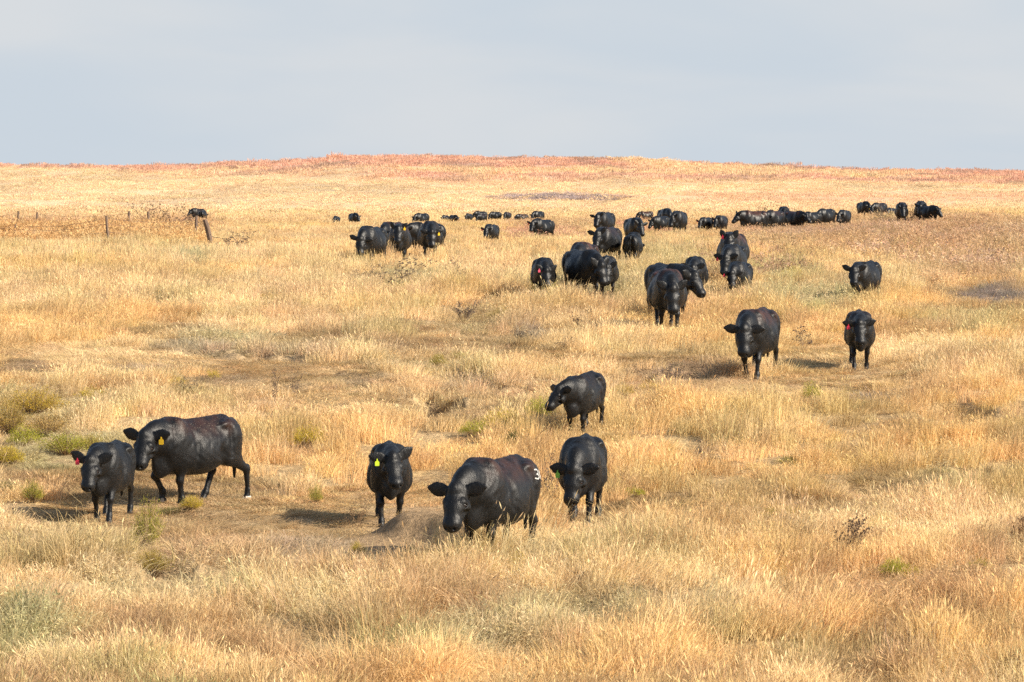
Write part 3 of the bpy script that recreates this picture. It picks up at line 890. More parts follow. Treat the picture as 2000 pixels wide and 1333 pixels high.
TAGM = {'yellow': flat("yellow_tag_plastic", (.80, .50, .02), .4), 'lime': flat("lime_tag_plastic", (.52, .66, .03), .4), 'red': flat("red_tag_plastic", (.62, .03, .07), .4),
        'pink': flat("pink_tag_plastic", (.72, .10, .16), .4), 'green': flat("green_tag_plastic", (.16, .42, .05), .4)}

def ball(name, c, r, mat, parent, seg=10):
    V, Fc = [], []
    for i in range(seg // 2 + 1):
        th = math.pi * i / (seg // 2)
        for j in range(seg):
            ph = 2 * math.pi * j / seg
            V.append((c[0] + r * math.sin(th) * math.cos(ph), c[1] + r * math.sin(th) * math.sin(ph), c[2] + r * math.cos(th)))
    for i in range(seg // 2):
        for j in range(seg):
            Fc.append((i * seg + j, (i + 1) * seg + j, (i + 1) * seg + (j + 1) % seg, i * seg + (j + 1) % seg))
    return link(name, mesh_from(name, V, Fc, [mat], True), parent)

def hoof_mesh(c, mat, parent):
    """a cloven hoof: two wedge shaped claws"""
    V, Fc = [], []
    for s_ in (1, -1):
        o = len(V)
        y0, y1 = .0008 * s_, .0545 * s_
        for z, x0, x1, k in ((-.045, -.052, .080, 1.0), (.0, -.054, .058, .97), (.012, -.050, .048, .93)):
            ym = y0 + (y1 - y0) * k
            V += [(c[0] + x0, c[1] + y0, c[2] + z), (c[0] + x0 + .01, c[1] + ym, c[2] + z), (c[0] + x1 - .035, c[1] + ym, c[2] + z),
                  (c[0] + x1, c[1] + (y0 + ym) * .5, c[2] + z), (c[0] + x1 - .012, c[1] + y0, c[2] + z)]
        for r_ in range(2):
            for j in range(5):
                a, b_ = o + r_ * 5 + j, o + r_ * 5 + (j + 1) % 5
                Fc.append((a, b_, b_ + 5, a + 5))
        Fc.append(tuple(o + j for j in range(5))); Fc.append(tuple(o + 10 + j for j in range(5)))
    return link("hoof", mesh_from("hoof", V, Fc, [mat]), parent)

def tag_mesh(p, nrm, color, parent, size=1.0):
    """tongue shaped ear tag hanging under the ear"""
    n_ = np.array([nrm[0], nrm[1], 0.0]); n_ /= max(np.linalg.norm(n_), 1e-6)
    sd = np.array([-n_[1], n_[0], 0])
    out = [(-.010, .0), (-.012, -.035), (-.036, -.052), (-.042, -.062), (-.042, -.128), (-.034, -.138), (.034, -.138), (.042, -.128), (.042, -.062), (.036, -.052), (.012, -.035), (.010, .0)]
    V = []
    for t in (-.004, .004):
        for a, b_ in out:
            V.append(np.array(p) + n_ * (.030 + t) + sd * a * size + np.array([0, 0, 1]) * (b_ * size + .005))
    k = len(out)
    Fc = [tuple(range(k)), tuple(range(2 * k - 1, k - 1, -1))] + [(i, (i + 1) % k, (i + 1) % k + k, i + k) for i in range(k)]
    return link("ear_tag", mesh_from("ear_tag", V, Fc, [TAGM[color]]), parent)

def brand_mesh(bvh, parent):
    """the figure 3 and the letter K in white hair on the left hip"""
    strokes = [[(0, 1), (.35, 1.05), (.6, .85), (.5, .6), (.25, .52), (.55, .45), (.68, .2), (.4, -.02), (.0, .05)],
               [(.98, 1.02), (.98, 0)], [(1.5, 1.02), (1.02, .5), (1.55, -.02)]]
    V, Fc = [], []
    ox, oz, S_ = -.55, 1.03, .115
    for st in strokes:
        P = []
        for i in range(len(st) - 1):
            for t in np.linspace(0, 1, 5)[:-1]:
                P.append((st[i][0] * (1 - t) + st[i + 1][0] * t, st[i][1] * (1 - t) + st[i + 1][1] * t))
        P.append(st[-1])
        o = len(V)
        for i, (a, b_) in enumerate(P):
            j0, j1 = max(i - 1, 0), min(i + 1, len(P) - 1)
            dx_, dz_ = P[j1][0] - P[j0][0], P[j1][1] - P[j0][1]
            q = math.hypot(dx_, dz_) or 1
            for s_ in (-1, 1):
                u_ = a - s_ * dz_ / q * .075; w_ = b_ + s_ * dx_ / q * .075
                org = Vector((ox - u_ * S_, .9, oz + w_ * S_ + .12 * (ox - u_ * S_ + .6)))
                hit = bvh.ray_cast(org, Vector((0, -1, -.0)))
                if hit[0] is None:
                    hit = (Vector((org.x, .2, org.z)), Vector((0, 1, 0)))
                V.append(hit[0] + hit[1] * .005)
        for i in range(len(P) - 1):
            k = o + 2 * i
            Fc.append((k, k + 1, k + 3, k + 2))
    return link("brand_mark", mesh_from("brand_mark", V, Fc, [BRAND]), parent)

def hair_mesh(V, Q, coat, parent, n):
    """short coat hair lying back along the hide"""
    A, B, C, D = (V[Q[:, i]] for i in range(4))
    nr = np.cross(C - A, D - B)
    ar = np.linalg.norm(nr, axis=1); nr = nr / np.maximum(ar, 1e-9)[:, None]
    f = rng.choice(len(Q), n, p=ar / ar.sum())
    a, b = rng.random((n, 1)), rng.random((n, 1))
    P = (A[f] * (1 - a) + B[f] * a) * (1 - b) + (D[f] * (1 - a) + C[f] * a) * b
    N = nr[f]
    ok = (coat[Q[f, 0], 2] < .3)
    P, N, f = P[ok], N[ok], f[ok]; n = len(P)
    flow = np.stack([-np.ones(n) * .75, np.zeros(n), -.65 * np.ones(n)], 1)
    sw = 1.3 * np.sin(P[:, 0] * 9 + P[:, 2] * 7)[:, None] * .35
    flow = flow + rng.normal(0, .28, (n, 3)) + sw * np.cross(N, flow)
    flow -= (flow * N).sum(1, keepdims=True) * N
    flow /= np.maximum(np.linalg.norm(flow, axis=1, keepdims=True), 1e-6)
    L = rng.uniform(.009, .021, (n, 1))
    tip = P + flow * L + N * L * rng.uniform(.05, .38, (n, 1))
    side = np.cross(N, flow) * .0026
    W = np.stack([P - N * .003 - side, P - N * .003 + side, tip], 1).reshape(-1, 3)
    me = bpy.data.meshes.new("hair")
    me.vertices.add(3 * n); me.vertices.foreach_set('co', W.ravel())
    me.loops.add(3 * n); me.loops.foreach_set('vertex_index', np.arange(3 * n))
    me.polygons.add(n); me.polygons.foreach_set('loop_start', np.arange(0, 3 * n, 3))
    me.update(calc_edges=True)
    ca = me.color_attributes.new('coat', 'FLOAT_COLOR', 'POINT')
    cc = np.repeat(coat[Q[f, 0]], 3, 0)
    ca.data.foreach_set('color', np.concatenate([cc, np.ones((3 * n, 1))], 1).ravel())
    me.materials.append(HAIR)
    return link("hair", me, parent)

GAITS = {
    'stand': ((.02, 0), (-.03, 0), (-.03, 0), (.05, 0)),
    'walk_a': ((.20, 0), (-.20, .0), (-.22, 0), (.22, 0)),
    'walk_b': ((-.16, 0), (.18, 0), (.20, 0), (-.18, 0)),
    'step': ((.10, .10), (-.06, 0), (-.12, 0), (.14, 0)),
    'stretch': ((-.05, .0), (.16, .10), (-.36, 0), (.28, 0)),
}

def place_depth(u, vtop, size, hd):
    """depth at which an animal's back reaches photograph row vtop"""
    best, by = 1e9, 60
    for y in np.exp(np.linspace(math.log(46), math.log(560), 1500)):
        x = (u - UC) / F * y
        yb = y + .55 * math.cos(R(hd)) * size
        v = VH + F * (H - float(drop_base_z(x, yb)) - 1.31 * size) / yb
        if abs(v - vtop) < best:
            best, by = abs(v - vtop), y
    return by

_gcache = {}
def drop_base_z(x, y):
    k = (round(x, 1), round(y, 1))
    if k not in _gcache:
        _gcache[k] = float(ground(x, y))
    return _gcache[k]

def make_cow(u, vtop, hd, label, size=1.0, depth=None, neck=(0, 12), head=None, group=None, cat="cow", gait='stand', brown=0.0, dust=0.0,
             tags=(), white_hoof=None, hooves=False, brand=False, tail=True, name="cow", yoff=0.0, **kw):
    y = (depth if depth else place_depth(u, vtop, size, hd)) + yoff
    x = (u - UC) / F * y
    z = drop_base_z(x, y)
    az = R(-90 + hd)
    fw = (math.cos(az), math.sin(az))
    z1, z0 = float(ground(x + fw[0] * .6 * size, y + fw[1] * .6 * size)), float(ground(x - fw[0] * .6 * size, y - fw[1] * .6 * size))
    pitch = max(-.12, min(.12, math.atan2(z1 - z0, 1.2 * size)))
    zc = (z1 + z0) / 2
    M = Matrix.Translation((x, y, zc)) @ Matrix.Rotation(az, 4, 'Z') @ Matrix.Rotation(-pitch, 4, 'Y') @ Matrix.Scale(size, 4)
    Mi = M.inverted()
    # let each foot reach the ground
    feet = []
    for lx, ly in ((.53, .15), (.53, -.15), (-.64, .17), (-.64, -.17)):
        w = M @ Vector((lx, ly, 0))
        g = float(ground(w.x, w.y)) - w.z
        feet.append(max(-.22, min(.16, g / size)) - .01)
    px = F / y / 1.953
    vox = max(.0115, min(.034, .0160 * (46.0 / px) ** .8))
    hp = head if head is not None else (neck[0], -50)
    V, Q, an = cow_geometry(vox=vox, neck=neck, head=hp, gait=GAITS[gait], feet=feet, seed=len(COWS), **kw)
    me = bpy.data.meshes.new(name)
    me.from_pydata(V.tolist(), [], Q.tolist())
    me.polygons.foreach_set('use_smooth', np.ones(len(Q), bool))
    me.materials.append(COAT)
    X, Yv, Z = V[:, 0], V[:, 1], V[:, 2]
    br = brown * smooth(.95, 1.22, Z) * (1 - smooth(.55, .8, X)) * (.5 + .5 * smooth(-.9, -.2, X))
    du = dust * smooth(1.05, 1.2, Z) * (1 - smooth(.55, .7, X))
    nd = np.sqrt(((V - (an['poll'] + an['hf'] * .48 - an['hu'] * .07)) ** 2).sum(1))
    mz = 1 - smooth(.05, .085, nd)
    ca = me.color_attributes.new('coat', 'FLOAT_COLOR', 'POINT')
    ca.data.foreach_set('color', np.stack([np.clip(br, 0, 1), du, mz, np.ones(len(V))], 1).ravel())
    me.update()
    o = link(name, me)
    o.matrix_world = M
    tag(o, label, cat, group)
    if px > 16:
        for s_ in (1, -1):
            ball("eye", an['eye', s_], .026, EYE, o)
    if hooves:
        for i in range(4):
            hoof_mesh(an['hoof', i], WHITE_HOOF if white_hoof == i else HOOF, o)
    for side, color in tags:
        p, nn_ = an['ear', side]
        tag_mesh(p - np.array([0, 0, .03]), nn_, color, o, 0.85)
    if px > 27:
        hair_mesh(V, Q, np.stack([br * 0 + np.clip(br, 0, 1), du, mz], 1), o, int(px * 1100))
    if brand:
        brand_mesh(BVHTree.FromPolygons(V.tolist(), Q.tolist()), o)
    COWS.append((o, u, y, label))
    return o
COWS = []
HERD = "black cattle walking in a loose herd"

# u, top row, heading (0 = towards the camera, -90 = to the left of the photograph)
def cattle():
    G = dict(group=HERD)
    # --- near animals
    make_cow(214, 857, -7, "black heifer at far left with a red tag, head down beside the big cow", 0.85, 60.7, neck=(-12, 8), head=(-2, -52), tags=[(-1, 'red')], ears=(20, 28), gait='walk_a', hooves=True, fat=.93, **G)
    make_cow(381, 810, -39, "large black cow in stride with a yellow ear tag, head turned to the camera", 0.99, 62.8, neck=(5, 10), head=(20, -48), tags=[(1, 'yellow')], ears=(8, 14), gait='stretch', hooves=True, white_hoof=2, brown=.5, dust=1.0, fat=.97, **G)
    make_cow(761, 869, 3, "black heifer with a lime ear tag walking straight at the camera above the bank", 0.88, 60.4, neck=(4, 18), head=(12, -48), tags=[(-1, 'lime')], ears=(32, 5), gait='walk_b', hooves=True, fat=.96, **G)
    make_cow(970, 888, -24, "big black cow with white brand on the hip, in the hollow", 1.03, 55.0, neck=(-6, -6), head=(6, -54), ears=(8, 2), gait='stand', brown=.55, dust=.25, brand=True, fat=1.06, hooves=True, neck_len=.56, **G)
    make_cow(1138, 846, -6, "black cow with a green ear tag and lowered head, right of the branded cow", 0.95, 60.4, neck=(-6, -18), head=(-14, -62), tags=[(-1, 'green')], ears=(6, 2), gait='walk_a', hooves=True, dust=.2, fat=.95, **G)
    make_cow(1141, 724, -20, "black cow looking left, standing behind the green tagged cow", 0.76, 70.7, neck=(-30, 12), head=(-34, -38), ears=(8, 4), gait='stand', hooves=True, fat=.92, brown=.12, **G)
    make_cow(1479, 599, -16, "black cow with udder and hanging tail, dark shadow at its feet", 0.97, 78.0, neck=(0, -2), head=(8, -58), ears=(-2, 2), gait='walk_a', hooves=True, brown=.75, udder=True, fat=1.02, **G)
    make_cow(1679, 605, -3, "slim black cow with a red ear tag walking on the short grass", 0.82, 79.8, neck=(-6, 14), head=(4, -52), tags=[(-1, 'red')], ears=(10, 2), gait='walk_b', hooves=True, brown=.2, fat=.92, **G)
    make_cow(1691, 511, -22, "black untagged cow alone at right, looking at the camera with ears raised", 0.82, 102.5, neck=(-2, 18), head=(14, -44), ears=(20, 24), fat=1.12, **G)
    # --- group right of the middle
    make_cow(1303, 527, 3, "big brownish backed cow with lowered head and swept back ears, walking at the camera", 1.02, 91.5, neck=(2, -10), head=(4, -64), ears=(38, 34), gait='walk_a', brown=.9, fat=1.1, **G)
    make_cow(1304, 518, 20, "black cow behind the brownish one, neck stretched out to the right", 1.0, 95.0, neck=(32, 10), head=(30, -48), ears=(20, 25), **G)
    make_cow(1358, 505, -3, "black cow with a red tag half hidden by the outstretched neck", 0.85, 103.7, neck=(-10, 2), head=(-8, -50), tags=[(-1, 'red')], ears=(24, 24), **G)
    make_cow(1432, 456, -9, "dark cow with brown flank and a red tag, topmost of three in a line", 1.03, 118.0, neck=(0, 22), head=(2, -46), tags=[(-1, 'red')], ears=(60, 60), brown=1.0, fat=1.16, **G)
    make_cow(1433, 502, -12, "black cow with a pink red tag, squeezed between two others in the line", 0.9, 110.5, neck=(-10, -6), head=(-8, -55), tags=[(-1, 'red')], ears=(14, 10), **G)
    make_cow(1445, 521, -16, "black cow with a red tag, lowest of three in a line, in tall grass", 0.74, 104.5, neck=(-4, -8), head=(14, -58), tags=[(-1, 'red')], ears=(6, 2), fat=.95, **G)
    make_cow(1061, 504, 3, "small black calf with a pink tag behind the bright green bush", 0.82, 104.0, neck=(4, -8), head=(8, -58), tags=[(-1, 'pink')], ears=(34, 40), fat=1.0, **G)
    make_cow(1138, 492, 22, "very broad black cow with head turned down to the right", 0.95, 104.0, neck=(8, -10), head=(14, -62), ears=(50, 44), fat=1.16, **G)
    make_cow(1141, 491, -10, "brown backed cow mostly hidden behind the very broad cow", 0.98, 107.5, neck=(0, -5), head=(0, -50), brown=1.0, **G)
    make_cow(1186, 507, 0, "black calf peeking out right of the very broad cow", 0.8, 105.5, neck=(-6, 0), head=(-6, -55), ears=(40, 40), fat=.95, **G)
    make_cow(1187, 444, -19, "round bellied black cow with one ear stretched to the left", 0.99, 140.4, neck=(-2, 16), head=(0, -50), ears=(50, 14), fat=1.14, brown=.3, dust=.1, **G)
    make_cow(1181, 413, -19, "black cow directly behind the round bellied cow", 1.15, 218.8, neck=(0, 16), head=(2, -48), ears=(50, 12), fat=1.05, **G)
    make_cow(1236, 457, 172, "black calf seen from behind with raised tail head", 0.84, 140.0, neck=(0, -35), head=(0, -60), fat=1.05, **G)
    make_cow(1238, 424, 12, "black cow standing behind the calf that shows its rump", 1.01, 184.9, neck=(6, 0), head=(12, -56), ears=(14, 50), fat=1.06, **G)
    make_cow(1291, 420, -33, "black cow looking down left, in front of the white marked cow", 0.85, 240.3, neck=(-14, -4), head=(-12, -50), ears=(50, 20), fat=1.0, **G)
    make_cow(1326, 408, -14, "tall black cow with pale marks on its face", 1.08, 228.6, neck=(-18, 0), head=(-20, -55), ears=(40, 30), fat=1.1, dust=.4, **G)
    make_cow(1299, 406, 12, "black cow half hidden behind the tall one with pale marks", 1.04, 252, neck=(0, -5), head=(0, -50), **G)
    make_cow(1262, 411, -61, "brown backed cow grazing sideways among reddish weeds", 0.88, 404.5, neck=(0, -6), head=(-10, -50), brown=1.0, ears=(30, 30), **G)
    # --- right hand far groups
    make_cow(1379, 419, -24, "black calf with a red tag, left of a close pair", 0.79, 239.6, neck=(-4, 2), head=(4, -52), tags=[(-1, 'red')], ears=(8, 30), **G)
    make_cow(1408, 415, -17, "black cow at the right of a close pair", 0.88, 239.6, neck=(-10, 2), head=(-10, -52), ears=(50, 40), **G)
    make_cow(1473, 407, -56, "brown shouldered cow striding left at the head of a bunched row", 1.06, 236, neck=(-4, 10), head=(-8, -42), ears=(50, 60), brown=1.0, fat=1.0, **G)
    make_cow(1513, 404, -31, "cow in tall weeds just behind the brown shouldered leader", 1.02, 238, neck=(0, -8), head=(0, -55), brown=.5, **G)
    make_cow(1531, 398, -5, "black cow whose back rises highest in the bunched row", 1.08, 246, neck=(0, -8), head=(-8, -58), ears=(40, 40), **G)
    make_cow(1551, 404, 34, "black cow facing right at the end of the bunched row", 0.98, 240, neck=(10, 0), head=(16, -40), ears=(20, 20), brown=.6, **G)
    make_cow(1587, 414, -44, "dark grey looking cow at the left of the weedy trio", 0.86, 262, neck=(-4, -14), head=(0, -55), ears=(14, 20), **G)
    make_cow(1614, 406, -34, "black cow with peaked rump in the middle of the weedy trio", 1.0, 266, neck=(0, -10), head=(0, -55), **G)
    make_cow(1649, 411, -19, "black calf at the right of the weedy trio", 0.9, 250, neck=(-14, -4), head=(-10, -52), ears=(10, 40), **G)
    make_cow(1687, 397, 17, "tall black cow at the left end of the farthest right cluster", 1.05, 335, neck=(6, -6), head=(8, -55), **G)
    make_cow(1718, 399, -36, "wide black cow with a yellow tag beside the tall one", 1.0, 330, neck=(-6, -12), head=(0, -55), tags=[(-1, 'yellow')], **G)
    make_cow(1741, 408, -22, "small dark calf between two bigger cows of the far right cluster", 0.78, 300, neck=(0, -10), head=(0, -55), **G)
    make_cow(1761, 399, -3, "black cow with pointed back, ears up, right of the small dark calf", 1.1, 261.0, neck=(4, -4), head=(6, -55), ears=(50, 50), **G)
    make_cow(1799, 396, -7, "black cow standing tallest in the rightmost pair", 1.15, 263.9, neck=(-4, 4), head=(-8, -50), ears=(20, 30), **G)
    make_cow(1813, 405, 32, "black cow facing right in the rightmost pair, behind weed stalks", 0.95, 262, neck=(8, -4), head=(16, -50), ears=(30, 50), **G)
    # --- group left of the middle
    make_cow(726, 451, -16, "broad black cow at the left of the front trio, head low in the grass", 1.02, 134, neck=(-2, -14), head=(10, -64), ears=(-8, 20), fat=1.12, **G)
    make_cow(780, 437, 0, "brownish cow with a yellow tag and both ears up", 1.04, 142.7, neck=(-2, 24), head=(-2, -46), tags=[(1, 'yellow')], ears=(42, 60), brown=.7, fat=1.05, **G)
    make_cow(840, 438, 3, "round black cow with a yellow tag, rightmost of the front trio", 1.04, 146.7, neck=(2, -8), head=(6, -64), tags=[(1, 'yellow')], ears=(10, 10), brown=.3, fat=1.1, **G)
    make_cow(833, 444, -44, "black cow looking left from behind the round one", 0.96, 156, neck=(-4, 4), head=(-10, -42), ears=(20, 30), **G)
    make_cow(768, 446, -20, "brown cow mostly hidden behind the one with both ears up", 1.0, 150, neck=(0, -10), head=(0, -55), brown=1.0, **G)
    make_cow(960, 438, -16, "black calf alone between the two middle groups", 0.77, 193.3, neck=(-4, 0), head=(2, -54), tags=[(-1, 'red')], ears=(10, 20), **G)
    make_cow(1060, 428, -37, "black cow turned left with a red tag, behind low reddish weeds", 0.91, 219.4, neck=(4, 0), head=(16, -54), tags=[(-1, 'red')], ears=(8, 24), fat=.98, **G)
    # --- far line
    make_cow(657, 422, -10, "tiny far dark calf at the left end of the distant line", 0.73, 356.4, neck=(0, -25), head=(0, -60), **G)
    make_cow(691, 416, 20, "far black cow grazing, right next to the tiny calf", 0.98, 369.4, neck=(10, -8), head=(16, -50), ears=(30, 30), **G)
    make_cow(824, 416, -34, "far black cow above the trio, head to the left", 0.99, 360.3, neck=(-4, -6), head=(-6, -50), **G)
    make_cow(870, 421, -26, "far grazing calf, left one of a touching pair", 0.76, 473.3, neck=(0, -14), head=(0, -55), **G)
    make_cow(886, 420, 27, "far grazing calf, right one of a touching pair", 0.79, 434.6, neck=(10, -8), head=(14, -50), **G)
    make_cow(916, 419, -20, "far black calf at the left of the distant packed line", 0.84, 470, neck=(0, -10), head=(0, -55), **G)
    make_cow(939, 412, -51, "far cow whose back stands out above the left of the packed line", 1.0, 508.5, neck=(0, -10), head=(0, -55), **G)
    make_cow(942, 420, -37, "far calf in front of the left cows of the packed line", 0.8, 440, neck=(0, -14), head=(0, -55), brown=.3, **G)
    make_cow(968, 413, -39, "far black cow in the middle of the distant packed line", 1.0, 479.9, neck=(0, -12), head=(0, -55), **G)
    make_cow(991, 414, -17, "far brownish cow at the right end of the packed line", 0.96, 480, neck=(0, -4), head=(0, -50), brown=.8, **G)
    make_cow(1020, 418, -49, "far brownish cow deep in weeds, left of a larger one", 0.84, 430, neck=(0, -10), head=(0, -50), brown=.6, **G)
    make_cow(1051, 411, -29, "far black cow above the one with a red tag, right of the brownish one", 0.98, 386.0, neck=(0, -10), head=(0, -55), **G)
    make_cow(387, 407, -37, "distant black cow at left above the fence posts, facing left", 1.0, 400, neck=(-4, 6), head=(-10, -40), ears=(30, 40), **G)
    make_cow(396, 413, 168, "distant black calf seen from behind beside the cow above the fence", 0.86, 396, neck=(0, -20), head=(0, -60), **G)
cattle()

# ------------------------------------------------------------------ shrubs, dry stalks, fences
def obj_tint_mat(name, trans=.3):
    m = plant_mat(name, trans=trans)
    n, l = m.node_tree.nodes, m.node_tree.links
    oi = n.new('ShaderNodeObjectInfo')
    at = [q for q in n if q.type == 'ATTRIBUTE' and q.attribute_name == 'tint'][0]
    for lk in list(at.outputs['Color'].links):
        l.new(oi.outputs['Color'], lk.to_socket)
    n.remove(at)
    return m
LEAF, STEM = obj_tint_mat("shrub_leaves"), obj_tint_mat("shrub_stems", .05)

def blades_mesh(name, B, mat):
    me = mesh_from(name, B.v, B.f, [mat])
    a = me.attributes.new('blade', 'FLOAT_COLOR', 'POINT')
    a.data.foreach_set('color', np.array(B.c, dtype=np.float32).ravel())
    return me

def shrub_meshes(seed, n=150, spread=1.0, leaf=.030):
    random.seed(seed)
    St, Lf = Blades(), Blades()
    lobes = [(random.uniform(0, 6.28), random.uniform(.1, .5), random.uniform(.6, 1.05)) for _ in range(5)]
    for i in range(n):
        la, lr, lh = random.choice(lobes)
        a = random.uniform(0, 6.283); q = math.sqrt(random.random())
        th = q * 1.25
        c = Vector((math.cos(la) * lr * .55, math.sin(la) * lr * .55, 0))
        tip = c + Vector((math.sin(th) * math.cos(a) * .55 * spread, math.sin(th) * math.sin(a) * .55 * spread, (math.cos(th) * .78 + .08) * lh))
        tip *= random.uniform(.82, 1.03)
        base = Vector((tip.x * .12, tip.y * .12, -.05))
        midp = base.lerp(tip, .55) + Vector((0, 0, .05))
        St.ribbon([base, midp, tip], [.014, .010, .006], rcol(.3))
        for k in range(20):
            t = random.uniform(.62, 1.02)
            p = base.lerp(tip, t) + Vector((random.gauss(0, .035), random.gauss(0, .035), random.gauss(0, .03)))
            Lf.leaf(p, Vector((tip.x * .8 + random.gauss(0, .5), tip.y * .8 + random.gauss(0, .5), .9)), leaf * .38, leaf * random.uniform(.8, 1.8), rcol(.32, .12))
    return blades_mesh("stems", St, STEM), blades_mesh("foliage", Lf, LEAF)

def stalk_meshes(seed, n=5, heads=True, spread=.35, h=1.0, leafy=0):
    random.seed(seed)
    St, Hd = Blades(), Blades()
    def branch(p, d, ln, w, lvl):
        pts = [p]; q = p.copy(); dd = d.copy()
        for i in range(4):
            dd = (dd + Vector((random.gauss(0, .12), random.gauss(0, .12), .05))).normalized()
            q = q + dd * ln / 4; pts.append(q.copy())
        c = rcol(.25)
        St.ribbon(pts, [w, w * .85, w * .7, w * .55, w * .4], c, 0.2); St.ribbon(pts, [w, w * .85, w * .7, w * .55, w * .4], c, 1.75)
        if lvl > 0:
            for k in range(random.randint(3, 5)):
                t = random.choice(pts[1:])
                a = random.uniform(0, 6.28)
                branch(t, (dd * .8 + Vector((math.cos(a), math.sin(a), .25)) * .8).normalized(), ln * random.uniform(.3, .55), w * .6, lvl - 1)
        if heads and lvl <= 1:
            for k in range(9):
                Hd.leaf(pts[-1], Vector((random.gauss(0, 1), random.gauss(0, 1), random.gauss(0, 1))), .018, .034, rcol(.3))
        for k in range(leafy):
            Hd.leaf(random.choice(pts), Vector((random.gauss(0, 1), random.gauss(0, 1), random.uniform(-.6, .6))), .02, .06, rcol(.3))
    for i in range(n):
        a = random.uniform(0, 6.28); r = random.uniform(0, .08)
        branch(Vector((r * math.cos(a), r * math.sin(a), -.04)), Vector((math.cos(a) * spread, math.sin(a) * spread, 1)).normalized(), h * random.uniform(.55, 1), .012, 2)
    return blades_mesh("stems", St, STEM), blades_mesh("seed_heads", Hd, LEAF)

SHRUBS = [shrub_meshes(100 + k, 150 + 20 * k) for k in range(5)]
LOW = [shrub_meshes(200 + k, 90, 1.25, .036) for k in range(3)]
STALKS = [stalk_meshes(300 + k, 4 + k, True, .30 + .08 * k) for k in range(5)]
BUSHY = [stalk_meshes(400 + k, 9, True, .55, .8, 2) for k in range(3)]

def plant(name, cat, label, u, v, wpx, hpx, pair, foliage, stem, group, rot=0.0, tilt=0.0, base_w=1.1, base_h=.8, second="foliage"):
    x, y = at_uv(u, v)
    s = F / y
    o = bpy.data.objects.new(name, None); COL.objects.link(o)
    o.location = (x, y, float(ground(x, y)))
    o.rotation_euler = (0, tilt, rot)
    w = wpx / s / base_w; h = hpx / s / base_h
    o.scale = (w, w, h)
    tag(o, label, cat, group)
    a = link("stems", pair[0], o); a.color = (*stem, 1)
    b = link(second, pair[1], o); b.color = (*foliage, 1)
    return o

